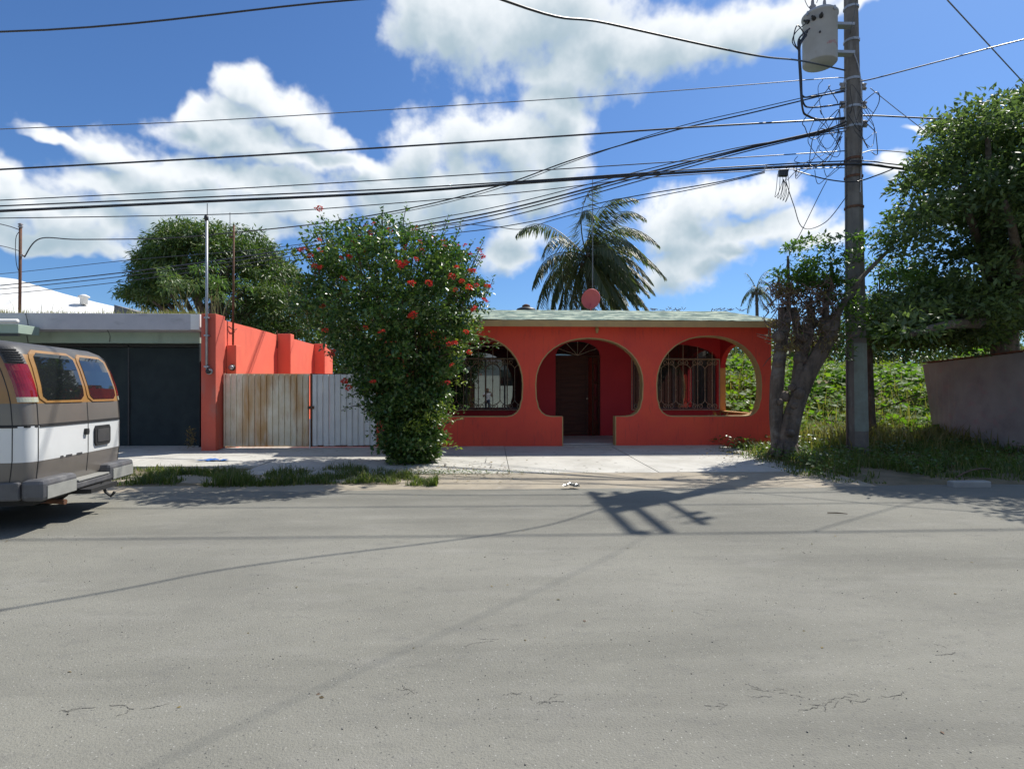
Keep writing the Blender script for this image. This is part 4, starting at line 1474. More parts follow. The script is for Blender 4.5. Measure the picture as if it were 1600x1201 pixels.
# low voltage leads from the transformer
ld = MB()
rr = .018
ld.tube(spline([PK(1258, 55, 9.7), PK(1246, 40, 9.65), PK(1240, 60, 9.6), PK(1246, 75, 9.6), PK(1250, 62, 9.65)], 6), .012, 6)
ld.tube(spline([PK(1265, 45, 9.7), PK(1248, 62, 9.6), PK(1249, 90, 9.6), PK(1251, 130, 9.65), PK(1254, 150, 9.7), PK(1270, 151, 9.9), PK(1320, 143, 10.0)], 6), rr, 6)
ld.tube(spline([PK(1262, 50, 9.7), PK(1250, 70, 9.62), PK(1252, 120, 9.62), PK(1255, 160, 9.7), PK(1270, 168, 9.9), PK(1320, 162, 10.0)], 6), rr, 6)
ld.tube(spline([PK(1260, 55, 9.7), PK(1249, 75, 9.58), PK(1250, 120, 9.6), PK(1254, 170, 9.65), PK(1262, 181, 9.8), PK(1282, 187, 9.95), PK(1320, 184, 10.0)], 6), rr * 1.2, 6)
ld.tube(spline([PK(1262, 35, 9.7), PK(1244, 50, 9.6), PK(1238, 66, 9.6), PK(1247, 78, 9.6)], 5), .010, 6)
obj('lead', ld, M['cable'], tr_, smooth=True)
ld = MB()
ld.tube(spline([PK(1276, 22, 9.9), PK(1262, 10, 9.8), PK(1255, -8, 9.6)], 5), .007, 5)
ld.tube(spline([PK(1276, 5, 9.9), PK(1285, -20, 9.9), PK(1300, -60, 10)], 5), .008, 5)
obj('high_voltage_lead', ld, M['alu'], tr_)

# ------------------------------------------------------------------ overhead cables, each a thing of its own
CG = 'overhead cables running from the utility pole'


def cable(pts, r, label, m='cable', n=9, name='overhead_cable'):
    pts = [p if isinstance(p, Vector) else Vector(p) for p in pts]
    s = MB().tube(spline(pts, n), r * (1.15 if pts[0].y > 11 or pts[-1].y > 11 else 1), 5)
    tag(obj(name, s, M[m], smooth=True), label, 'cable', CG)


pt = lambda dz, dx=0.0, dy=0.0: Vector((px_at(dz) + dx, PYW - .1 + dy, dz))
# primary wires on the crossarm (the near ones pass above the picture, only their shadows show)
yy = PYW + 1.15
p0, p1 = P(0, 50, yy), P(555, 0, yy)
cable([(-34, yy, 10.3), (-22, yy, p0.z - .05), p0, p1, (4.0, yy, 11.1), (px_at(HC), yy, HC + .3), (24, yy, 10.9), (44, yy, 11.6)], .019, 'topmost wire crossing the upper left corner of the sky')
cable([(-34, PYW + .35, 11.4), (-14, PYW + .35, 10.9), (px_at(HC), PYW + .35, HC + .3), (24, PYW + .35, 10.9), (44, PYW + .35, 11.6)], .016, 'high wire from the middle of the crossarm, above the frame')
cable([(-34, PYW - 1.15, 11.6), (-14, PYW - 1.15, 11.2), (px_at(HC), PYW - 1.15, HC + .3), (24, PYW - 1.15, 10.9), (44, PYW - 1.15, 11.6)], .018, 'high wire from the near end of the crossarm, above the frame')
cable([PK(-160, 210, 10.3), PK(0, 202, 10.3), PK(300, 190, 10.3), PK(600, 172, 10.25), PK(1000, 146, 10.2), PK(1275, 124, 10.1), PK(1319, 122, 10.05)], .0085, 'thin grey wire, the second one down across the left sky', 'alu')
cable([PK(-160, 274, 10.3), PK(0, 265, 10.3), PK(400, 243, 10.3), PK(800, 218, 10.25), PK(1100, 198, 10.2), PK(1320, 186, 10.05)], .017, 'medium black cable running level into the lowest insulators of the pole')
cable([PK(-160, 320, 10.4), PK(0, 313, 10.4), PK(400, 293, 10.4), PK(800, 269, 10.3), PK(1100, 250, 10.2), PK(1320, 236, 10.05)], .010, 'thin black wire just above the thick cable bundle')
cable([PK(-160, 336, 10.3), PK(0, 330, 10.3), PK(300, 316, 10.3), PK(600, 302, 10.3), PK(850, 284, 10.2), PK(1100, 268, 10.1), PK(1320, 257, 9.96), PK(1395, 262, 10.3), PK(1480, 275, 11.5)], .026, 'thickest black cable bundle crossing the whole sky left of the pole')
cable([PK(-160, 328, 10.35), PK(0, 322, 10.35), PK(300, 309, 10.35), PK(600, 296, 10.3), PK(850, 281, 10.2), PK(1100, 264, 10.1), PK(1320, 252, 9.97), PK(1390, 256, 10.3), PK(1480, 268, 11.5)], .013, 'wire lashed on top of the thick cable bundle')
cable([PK(-160, 343, 10.5), PK(0, 341, 10.5), PK(250, 337, 10.5), PK(450, 330, 10.5), PK(800, 302, 10.4), PK(1000, 279, 10.3), PK(1200, 266, 10.1), PK(1320, 262, 9.97)], .009, 'lowest thin wire below the thick cable bundle')
cable([PK(1319, 141, 10.02), PK(1180, 175, 10.6), PK(1050, 205, 11.2), PK(900, 248, 12), PK(800, 284, 12.8), PK(700, 312, 13.4), PK(600, 333, 14), PK(500, 349, 14.4), PK(410, 359, 14.7), PK(300, 369, 15), PK(230, 373, 15.1), PK(120, 374, 15.2), PK(62, 373, 15.2), PK(38, 402, 15.2)], .013, 'service cable slanting from the pole down to the rusty mast on the garage')
cable([PK(1319, 138, 10.02), PK(1180, 170, 10.6), PK(1050, 201, 11.2), PK(900, 251, 12), PK(800, 288, 12.8), PK(700, 316, 13.4), PK(600, 337, 14), PK(520, 352, 14.4)], .008, 'thin wire twisted beside the slanting service cable')
for i, (yl, lab, r) in enumerate(((446, 'upper cable of the low sheaf sloping behind the flowering shrub', .018), (452, 'second cable of the low sheaf sloping behind the flowering shrub', .014),
                                  (460, 'bottom cable of the low sheaf sloping behind the flowering shrub', .012), (428, 'separate cable reaching furthest up of the low sheaf at the left edge', .010))):
    o_ = [0, 5, 12, -7][i]
    cable([PK(-200, yl + 16, 27), PK(0, yl, 24), PK(207, yl - 22, 21.5), PK(440, 392 + o_ * .9, 18.5), PK(650, 354 + o_, 15.5), PK(800, 325 + o_, 13.8), PK(1000, 273 + o_ * .8, 12), PK(1150, 235 + o_ * .5, 11), PK(1282, 205 + i * 2, 10.2), PK(1322, 190 + i * 5, 10.0)], r, lab)
cable([PK(1195, 268, 10.1), PK(1120, 285, 11), PK(1000, 305, 12.5), PK(926, 320, 13.5), PK(845, 343, 15), PK(760, 358, 16), PK(700, 366, 17), PK(560, 390, 19), PK(440, 410, 21), PK(360, 420, 23)], .011, 'drop cable leaving the bundle and passing in front of the palm')
cable([PK(1195, 270, 10.1), PK(1100, 292, 11.3), PK(950, 322, 13.4), PK(870, 342, 15), PK(815, 358, 16), PK(770, 354, 16.3), PK(700, 352, 17), PK(600, 376, 19)], .009, 'slack thin cable looping in front of the palm')
cable([P(1320, 110, 12.2), P(1250, 95, 11.1), (4.27, 9.29, 6.98), P(950, 37, 7.9), P(785, 0, 6.75), (-4.4, 3.9, 5.8), (-9, 1.1, 6.0), (-20, -6, 7.2)], .014, 'twisted black cable from the pole to the top edge, passing over the street')
cable([(px_at(9) - .1, PYW - .1, 9.2), (6.1, 9.4, 8.5), (3.0, 5.87, 7.8), (0, 2.3, 7.4), (-8, -9, 6)], .0045, 'wire crossing high above the street and the camera')
cable([PK(1340, 128, 10.1), PK(1370, 122, 9.9), PK(1480, 93, 9.3), PK(1600, 62, 8.8), PK(1800, 15, 8.3)], .012, 'twisted wire rising from the pole to the upper right corner')
cable([PK(1345, 181, 10.1), PK(1390, 182, 10.6), PK(1520, 190, 11.5), PK(1640, 204, 12)], .016, 'black cable running from the pole into the top of the right tree')
cable([PK(1480, 0, 8), PK(1540, 65, 9), PK(1600, 130, 10), PK(1680, 215, 11)], .010, 'wire cutting diagonally across the upper right corner of the sky', 'alu')
cable([PK(1360, 138, 10), PK(1400, 170, 10.2), PK(1450, 210, 10.8), PK(1500, 260, 12)], .007, 'fine wire sloping down from the pole towards the right tree', 'alu')
cable([PK(1345, 240, 10.05), PK(1365, 235, 10.2), PK(1400, 237, 10.5), PK(1450, 242, 11)], .009, 'short thin cable right of the pole above the main bundle')
cable([PK(1240, 266, 10.1), PK(1290, 280, 9.9), PK(1335, 284, 9.85), PK(1370, 274, 10), PK(1400, 262, 10.4)], .012, 'cable hanging slack across the front of the pole')
cable([PK(1227, 280, 10.0), PK(1240, 320, 10.05), PK(1255, 356, 10.1), PK(1290, 347, 10.1), PK(1324, 305, 10.1)], .008, 'drop wire hanging in a deep V left of the pole')
cable([PK(1292, 282, 10.0), PK(1280, 305, 10.0), PK(1255, 356, 10.1), PK(1235, 395, 10.6), PK(1228, 420, 11)], .007, 'wire going down to the treetop left of the pole')
cable([PK(0, 350, 13), PK(16, 354, 14.5), PK(30, 359, 15.2)], .010, 'short wire from the left edge to the top of the rusty mast')
cable([PK(-20, 380, 13), PK(10, 386, 14.5), PK(30, 392, 15.2)], .008, 'short wire from the left edge to the middle of the rusty mast')

# tangles of slack cable around the pole
tg = thing('cable_tangle', (PXW, PYW - .2, 5.5), 'tangle of looped slack cables tied round the pole below the transformer', 'cable')
random.seed(21)
for i in range(11):
    sd_ = 1 if i % 5 in (1, 3) else -1
    cx_, cz_ = (1293 if sd_ < 0 else 1352) + random.uniform(-14, 12), 195 + random.uniform(-35, 50)
    w_, h_ = random.uniform(10, 24), random.uniform(18, 48)
    a0 = random.uniform(0, 6.28)
    tl = random.uniform(-.5, .5)
    pts = []
    for k in range(9):
        a = a0 + k / 8 * random.uniform(4.5, 6.5)
        pts.append(PK(cx_ + w_ * math.cos(a) + tl * h_ * math.sin(a) + random.uniform(-2, 2), cz_ + h_ * math.sin(a), 10.0 + random.uniform(-.12, .1) - .1))
    pts = [PK(1316 if sd_ < 0 else 1346, cz_ - random.uniform(0, 20), 10.0)] + pts
    obj('loop', MB().tube(spline(pts, 5), random.choice((.006, .007, .009)), 5), M['cable'], tg, smooth=True)
for i in range(7):
    x0_, y0_ = 1270 + random.uniform(-40, 35), 262 + random.uniform(-22, 4)
    pts = [PK(x0_, y0_, 10), PK(x0_ + random.uniform(-6, 6), y0_ + random.uniform(8, 22), 9.95), PK(x0_ + random.uniform(5, 25), y0_ + random.uniform(0, 10), 9.95), PK(x0_ + random.uniform(25, 50), y0_ - random.uniform(0, 20), 10)]
    obj('loop', MB().tube(spline(pts, 5), .007, 5), M['cable'], tg, smooth=True)
sj = thing('cable_splice', (PK(1225, 265, 10.1).x, 12.15, 6.1), 'splice box and small loops of wire hanging from the cable bundle left of the pole', 'cable')
obj('splice_box', MB().box(PK(1219, 260, 10).x, PK(1232, 260, 10).x, 12.1, 12.2, PK(1220, 276, 10.05).z, PK(1220, 266, 10.05).z), M['black'], sj, bevel=.01)
for i in range(5):
    x0_ = 1215 + i * 4
    pts = [PK(x0_, 272, 10.05), PK(x0_ - 2 + i, 295, 10.05), PK(x0_ - 4, 308 + i * 2, 10.05), PK(x0_ + 2, 300, 10.05), PK(1224, 280, 10.05)]
    obj('hanging_loop', MB().tube(spline(pts, 5), .006, 5), M['cable'], sj)
s = MB()
for i in range(11):
    q = 1196 + i * 11.5
    c_ = PK(q, 262 - (q - 1196) * .03, 10.02)
    s.tube([c_ + Vector((-.03, 0, -.02)), c_ + Vector((.03, 0, .02))], .024, 6)
obj('cable_ties', s, M['galv'], sj)

# ------------------------------------------------------------------ van
van_near = P(40, 700, 6.0)
van = thing('parked_van', (van_near.x, van_near.y, 0), 'two-tone white and taupe van with gold-framed rear windows parked at the left edge', 'van')
# local frame: +x towards the nose, y from the near side (0) to the far side; origin at near rear corner
lat = Vector((-math.sin(R(8.2)), math.cos(R(8.2)), 0))
fwd = Vector((-math.cos(R(8.2)), -math.sin(R(8.2)), 0))
VW = .985
base = Vector((van_near.x + .07, van_near.y, 0)) + lat * VW
van.location = base
van.rotation_euler = (0, 0, math.atan2(fwd.y, fwd.x))
# after the rotation local +y points to -lat (near side) : y>0 is the near side
zz = [.42, .50, .735, 1.10, 1.115, 1.33, 1.5, 1.7, 1.84, 1.92, 1.97, 2.0]
xr_ = [.05, .02, .0, .0, .0, .012, .040, .098, .150, .205, .30, .53]
wv = [.93, .96, .98, .985, .985, .978, .965, .948, .925, .90, .83, .66]
xf_ = [4.55, 4.6, 4.62, 4.5, 4.45, 3.75, 3.45, 3.15, 2.95, 2.85, 2.7, 2.5]
VR = .15


def vget(z):
    return np.interp(z, zz, xr_), np.interp(z, zz, wv), np.interp(z, zz, xf_)


def vsurf(z, s_, off=0.0):
    """outline of the body at height z; s_ = 0 rear centre, positive towards the near side, then along the side"""
    x0, w, x1 = vget(z)
    sg = 1 if s_ >= 0 else -1
    a = abs(s_)
    flat = w - VR
    arc = VR * math.pi / 2
    bul = .035
    if a <= flat:
        return Vector((x0 + bul * (a / w) ** 2 - off, sg * a, z))
    xx0 = x0 + bul * (flat / w) ** 2
    if a <= flat + arc:
        t = (a - flat) / VR
        return Vector((xx0 + VR - (VR + off) * math.cos(t), sg * (flat + (VR + off) * math.sin(t)), z))
    return Vector((xx0 + VR + (a - flat - arc), sg * (w + off), z))


import bisect
body = MB()
levels = sorted(set(zz + [.42, .6, .9, 1.2, 1.42, 1.6, 1.77]))
ring_n = None
rings = []
for z in levels:
    x0, w, x1 = vget(z)
    pts = []
    flat = w - VR
    for i in range(7):
        pts.append(vsurf(z, flat * i / 6))
    for i in range(1, 7):
        pts.append(vsurf(z, flat + VR * math.pi / 2 * i / 6))
    for q in (.5, 1.2, 2.0, 2.8, 3.4):
        xx = min(x1 - .35, q)
        pts.append(Vector((xx, w, z)))
    pts.append(Vector((x1 - .3, w, z)))
    pts.append(Vector((x1 - .08, w - .1, z)))
    pts.append(Vector((x1, w - .32, z)))
    pts.append(Vector((x1 + .03, 0, z)))
    full = pts + [Vector((p.x, -p.y, p.z)) for p in reversed(pts[1:-1])]
    rings.append(full)
nR = len(rings[0])
for r_ in rings:
    body.v += [tuple(p) for p in r_]


def band(z):
    if z < .735: return 1
    if z < 1.10: return 0
    if z < 1.115: return 4
    if z < 1.33: return 1
    if z < 1.86: return 2
    return 3


for j in range(len(rings) - 1):
    zm = (levels[j] + levels[j + 1]) / 2
    for i in range(nR):
        a = j * nR + i
        b2 = j * nR + (i + 1) % nR
        body.f.append((a, b2, b2 + nR, a + nR))
        body.m.append(band(zm))
body.f.append(tuple(range((len(rings) - 1) * nR, len(rings) * nR)))
body.m.append(3)
body.f.append(tuple(reversed(range(nR))))
body.m.append(4)
obj('body', body, [M['vwhite'], M['vtaupe'], M['vgold'], M['vroof'], M['vblack']], van, smooth=True, local=True)


def patch(name, s0, s1, z0, z1, off, m, parent, ns=8, nz=6, rc=.0, thick=.006, top=None, local=True):
    """raised panel that follows the body; rc rounds its corners; top(z) -> inset of s per height"""
    s_ = MB()
    grid = []
    for j in range(nz + 1):
        z = z0 + (z1 - z0) * j / nz
        ins = 0
        dz = min(z - z0, z1 - z)
        if rc and dz < rc:
            ins = rc - math.sqrt(max(0, rc * rc - (rc - dz) ** 2))
        i0, i1 = (top(z) if top else (0, 0))
        row = []
        for i in range(ns + 1):
            q = (s0 + ins + i0) + ((s1 - ins - i1) - (s0 + ins + i0)) * i / ns
            row.append((q, z))
        grid.append(row)
    V = [vsurf(z, q, off) for row in grid for q, z in row] + [vsurf(z, q, off - thick) for row in grid for q, z in row]
    n_ = (ns + 1) * (nz + 1)
    Fc = []
    for j in range(nz):
        for i in range(ns):
            a = j * (ns + 1) + i
            Fc.append((a, a + 1, a + ns + 2, a + ns + 1))
    rim = [i for i in range(ns + 1)] + [j * (ns + 1) + ns for j in range(1, nz + 1)] + [nz * (ns + 1) + i for i in range(ns - 1, -1, -1)] + [j * (ns + 1) for j in range(nz - 1, 0, -1)]
    for q in range(len(rim)):
        a, b2 = rim[q], rim[(q + 1) % len(rim)]
        Fc.append((a, b2, b2 + n_, a + n_))
    s_.add(V, Fc)
    return obj(name, s_, m, parent, smooth=False, local=local)


tp_ = lambda z: (max(0, (z - 1.36)) * .06, max(0, (z - 1.36)) * .10)
tp2 = lambda z: (max(0, (z - 1.36)) * .12, max(0, (z - 1.36)) * .05)
w1 = patch('rear_window_frame', -.03, .82, 1.335, 1.895, .010, M['vgold'], van, rc=.10, nz=12, thick=.012, top=lambda z: (0, max(0, (z - 1.36)) * .10))
patch('rear_window', .02, .765, 1.365, 1.865, .016, M['vglass'], w1, rc=.07, nz=12, thick=.008, top=lambda z: (.0, max(0, (z - 1.36)) * .12))
w2_ = patch('rear_window_frame', -.82, -.06, 1.335, 1.895, .010, M['vgold'], van, rc=.10, nz=12, thick=.012, top=lambda z: (max(0, (z - 1.36)) * .10, 0))
patch('rear_window', -.77, -.11, 1.365, 1.865, .016, M['vglass'], w2_, rc=.07, nz=12, thick=.008, top=lambda z: (max(0, (z - 1.36)) * .12, 0))
# door seams
patch('door_seam', -.05, -.038, .52, 1.33, .003, M['vblack'], van, ns=1, nz=8, thick=.006)
for sg in (1, -1):
    a, b2 = sorted((sg * .845, sg * .853))
    patch('door_seam', a, b2, .52, 1.33, .003, M['vblack'], van, ns=1, nz=8, thick=.006)
    q0, q1 = (.835, 1.015)
    a, b2 = sorted((sg * q0, sg * q1))
    tl = patch('tail_light', a, b2, 1.395, 1.735, .012, M['vred'], van, ns=8, nz=5, thick=.016)
    patch('reflector', a, b2, 1.345, 1.397, .012, M['vclear'], tl, ns=8, nz=1, thick=.016)
    lv = patch('vent_panel', a, b2, 1.74, 1.91, .008, M['vroof'], van, ns=8, nz=5, thick=.014)
    for k in range(6):
        patch('louvre', a + .02, b2 - .02, 1.755 + k * .025, 1.766 + k * .025, .024, M['vblack'], lv, ns=6, nz=1, thick=.016)
    # body side seam behind the lamps
    q0, q1 = (1.072, 1.080)
    a, b2 = sorted((sg * q0, sg * q1))
    patch('panel_seam', a, b2, .52, 1.92, .003, M['vblack'], van, ns=1, nz=12, thick=.006)
    # side windows
    for (u0, u1) in ((1.25, 2.15), (2.3, 3.25)):
        a, b2 = sorted((sg * u0, sg * u1))
        patch('side_window', a, b2, 1.38, 1.84, .006, M['vglass'], van, rc=.06, nz=10, thick=.01)
# thin black and grey pinstripe
patch('trim_strip', -.83, .83, 1.085, 1.108, .008, M['vblack'], van, ns=12, nz=1)
for sg in (1, -1):
    a, b2 = sorted((sg * .86, sg * 3.8))
    patch('trim_strip', a, b2, 1.085, 1.108, .006, M['vblack'], van, ns=30, nz=1)
# rust spots along the lower edge of the white paint
for a, b2 in ((.28, .40), (.08, .20), (.44, .50)):
    patch('chipped_paint', a, b2, .728, .752, .003, M['vroof'], van, ns=4, nz=2, rc=.008, thick=.005)
pf = patch('plate_frame', -.55, -.17, .80, 1.04, .022, M['vblack'], van, ns=4, nz=6, rc=.03, thick=.024)
patch('number_plate', -.51, -.21, .84, 1.00, .028, M['vroof'], pf, ns=4, nz=2, rc=.01, thick=.006)
patch('door_handle', -.02, .05, .95, 1.02, .03, M['vblack'], van, ns=2, nz=2, rc=.01, thick=.03)
# bumper: two end blocks and a lower step between them
bmp = obj('bumper', MB().box(-.09, .05, -.94, .94, .36, .44), M['vbumper'], van, local=True, bevel=.02)
for sg in (1, -1):
    ya_, yb_ = sorted((sg * .36, sg * .985))
    s_ = MB().box(-.10, .12, ya_, yb_, .335, .555)
    o = obj('bumper_end', s_, M['vbumper'], bmp, local=True, bevel=.045)
    s_ = MB().box(-.108, -.102, ya_ + .05, yb_ - .05, .36, .49)
    obj('bumper_face', s_, M['vbumpface'], bmp, local=True)
    o = obj('bumper_end', MB().box(.121, .38, *sorted((sg * .93, sg * 1.0)), .35, .54), M['vbumper'], bmp, local=True, bevel=.02)
obj('step_pad', MB().box(-.095, .04, -.34, .34, .441, .462), M['vbumpface'], bmp, local=True, bevel=.006)
obj('tow_hook', MB().tube([(-.12, -.1, .36), (-.16, -.1, .25), (-.22, -.1, .2), (-.26, -.1, .25)], .018, 6).box(-.2, .1, -.3, .3, .30, .35), M['vblack'], van, local=True)
obj('underbody', MB().box(.1, 4.3, -.8, .8, .27, .43), M['vblack'], van, local=True)
s_ = MB().tube([(.25, .55, .28), (.05, .55, .27), (-.08, .57, .26)], .03, 8)
obj('exhaust_pipe', s_, M['rust'], van, local=True)
for (wx, wy) in ((.98, .84), (.98, -.84), (3.65, .84), (3.65, -.84)):
    sg = 1 if wy > 0 else -1
    wh = obj('wheel', MB().lathe([(.20, -.10), (.31, -.11), (.335, -.08), (.335, .08), (.31, .11), (.20, .10)], (wx, wy, .335), 28, axis=(0, sg, 0)), M['vblack'], van, smooth=True, local=True)
    obj('rim', MB().lathe([(.2, .08), (.19, .105), (.13, .085), (.06, .095), (.05, .12), (.01, .12)], (wx, wy, .335), 20, axis=(0, sg, 0)), M['galv'], wh, smooth=True, local=True)
    a, b2 = sorted((sg * .45, sg * .98))
    obj('wheel_arch', MB().lathe([(.40, 0), (.40, .004), (.36, .004)], (wx, sg * .984, .36), 24, axis=(0, sg, 0)), M['vblack'], van, local=True)
patch('windscreen', 0, .01, 1.4, 1.41, .001, M['vglass'], van)
bpy.data.objects.remove([o for o in bpy.data.objects if o.name == 'windscreen'][0])
s_ = MB()
for sg in (1,):
    s_.add([(np.interp(1.40, zz, xf_) + .05, -.72, 1.40), (np.interp(1.40, zz, xf_) + .05, .72, 1.40), (np.interp(1.86, zz, xf_) + .05, .62, 1.86), (np.interp(1.86, zz, xf_) + .05, -.62, 1.86)], [(0, 1, 2, 3)])
obj('windscreen', s_, M['vglass'], van, local=True)
obj('front_bumper', MB().box(4.5, 4.78, -.95, .95, .34, .56), M['vbumper'], van, local=True, bevel=.03)
for sg in (1, -1):
    obj('headlight', MB().box(4.6, 4.66, *sorted((sg * .55, sg * .85)), .75, .95), M['vclear'], van, local=True, bevel=.01)

# ------------------------------------------------------------------ flowering shrub
bc = G(645, 722, .06)
bush = thing('flowering_shrub', (bc.x, bc.y, .05), 'tall vase-shaped shrub with scarlet flower clusters beside the house', 'shrub')
SY = bc.y - .15
prof = [(.05, .45, 642), (.5, .66, 641), (1.1, .86, 639), (1.6, 1.05, 631), (2.1, 1.42, 624), (2.6, 1.74, 613), (3.1, 1.88, 610), (3.6, 1.93, 609), (4.1, 1.85, 607), (4.5, 1.45, 606)]
hz_ = [p[0] for p in prof]
cl = []
r2 = np.random.default_rng(5)
for i in range(700):
    z = r2.uniform(.1, 4.0) if r2.random() < .86 else r2.uniform(2.5, 4.45)
    Rr = np.interp(z, hz_, [p[1] for p in prof])
    cpx = np.interp(z, hz_, [p[2] for p in prof])
    cx_ = P(cpx, 600, SY).x
    a = r2.random() * 6.283
    q = math.sqrt(r2.random()) ** .7
    rr = .15 + .17 * r2.random()
    Rr *= r2.uniform(.86, 1.1)
    cl.append(((cx_ + math.cos(a) * (Rr - rr * .6) * q, SY + math.sin(a) * (Rr - rr * .6) * q * 1.08, z), (rr, rr, rr * .8)))
VF1 = clump_leaves(cl, 1500, (.06, .115), .56, droop=.05, out=.6, rg=r2)
# shoots that stick out of the top and the sides
sh_pts, sh_dir, tips = [], [], []
stem = MB()
shoots = []
for ppx, ppy in ((500, 335), (478, 372), (462, 385), (520, 348), (536, 345), (560, 352), (585, 345), (575, 360), (612, 360), (635, 350), (640, 345), (660, 368), (680, 355), (700, 375), (740, 378), (752, 400), (765, 440), (758, 470), (745, 395), (466, 430), (470, 480), (490, 505), (465, 458), (760, 500), (545, 380), (598, 380), (650, 385), (715, 395), (620, 340 + 20)):
    Yq = SY + r2.uniform(-.8, .5)
    tip = P(ppx, ppy, Yq)
    inner = Vector((P(612, 600, SY).x * .45 + tip.x * .55, SY * .4 + Yq * .6, tip.z - 1.1 if ppy < 420 else tip.z - .35))
    shoots.append((inner, tip))
for ppx, ppy in ((785, 540), (770, 533), (752, 545), (725, 655), (735, 640)):
    Yq = SY - r2.uniform(0, .6)
    tip = P(ppx, ppy, Yq)
    shoots.append((Vector((P(690, 600, SY).x, Yq, tip.z - .15)), tip))
for ppx, ppy in ((520, 562), (512, 556), (530, 575), (533, 642), (540, 622)):
    Yq = SY - r2.uniform(0, .5)
    tip = P(ppx, ppy, Yq)
    shoots.append((Vector((P(580, 600, SY).x, Yq, tip.z + .1)), tip))
for k in range(110):
    a = r2.random() * 6.283
    z = r2.uniform(3.3, 4.5)
    Rr = np.interp(z, hz_, [p[1] for p in prof]) * r2.uniform(.1, .95)
    b0 = Vector((P(608, 600, SY).x + math.cos(a) * Rr, SY + math.sin(a) * Rr * .85, z - .4))
    shoots.append((b0, b0 + Vector((math.cos(a) * .3, math.sin(a) * .25, r2.uniform(.45, .85)))))
CC, DD, NN = [], [], []
for a, b2 in shoots:
    mid_ = a.lerp(b2, .5) + Vector((r2.normal(0, .05), r2.normal(0, .05), .08))
    ps = bez(a, mid_, b2, 8)
    stem.tube(ps, [.010 - .0008 * i for i in range(8)], 4)
    m_ = int(26 * max(.5, (b2 - a).length))
    for i in range(m_ * 2):
        t = (i / (m_ * 2)) * .98 + .02
        p = ps[min(7, int(t * 7))].lerp(ps[min(7, int(t * 7) + 1)], (t * 7) % 1)
        ang = i * 2.4
        dd = Vector((math.cos(ang), math.sin(ang), .5))
        CC.append(tuple(p + Vector(tuple(r2.normal(0, .035, 3)))))
        DD.append(tuple(dd)); NN.append((r2.normal(0, .4), r2.normal(0, .4), 1))
    tips.append(b2)
CC, DD, NN = np.array(CC), np.array(DD), np.array(NN)
ll = r2.uniform(.05, .095, len(CC))
VF2 = leaf_arrays(CC, DD, NN, ll, ll * .5)
V_, F_ = merge([VF1, VF2])
fol = link('foliage', npmesh('foliage', V_, F_, M['l_bush']), bush)
tag(fol, kind='stuff')
# yellow-green new growth low on the right side
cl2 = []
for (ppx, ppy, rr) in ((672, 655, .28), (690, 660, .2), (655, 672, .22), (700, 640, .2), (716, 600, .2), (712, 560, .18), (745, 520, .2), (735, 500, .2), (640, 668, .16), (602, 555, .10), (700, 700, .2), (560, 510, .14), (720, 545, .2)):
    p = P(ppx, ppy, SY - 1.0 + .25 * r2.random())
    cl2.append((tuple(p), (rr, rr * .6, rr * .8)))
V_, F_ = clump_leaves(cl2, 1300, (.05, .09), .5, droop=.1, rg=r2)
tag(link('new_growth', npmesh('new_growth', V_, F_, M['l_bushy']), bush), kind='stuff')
for k in range(16):
    a = r2.random() * 6.283
    q = r2.uniform(.3, 1.3)
    ex_ = Vector((P(615, 600, SY).x + math.cos(a) * q, SY + math.sin(a) * q, r2.uniform(2.6, 4.0)))
    stem.tube(bez((bc.x + .12 * math.cos(a), bc.y + .1 + .12 * math.sin(a), .0), (bc.x + .4 * math.cos(a), bc.y + .4 * math.sin(a), 1.6), ex_, 8), [.035 - .0035 * i for i in range(8)], 6)
obj('stems', stem, M['twig'], bush)


def flower_mesh(seed):
    rg = np.random.default_rng(seed)
    k = 44
    q = unit(rg.normal(size=(k, 3)))
    q[:, 2] = np.abs(q[:, 2]) * .9 + .0
    c = q * np.array([.045, .045, .03])
    V, Fc = leaf_arrays(c, q + rg.normal(0, .5, (k, 3)), q, rg.uniform(.028, .05, k), np.full(k, .026), fold=.05)
    return npmesh('flower', V, Fc, M['petal'])


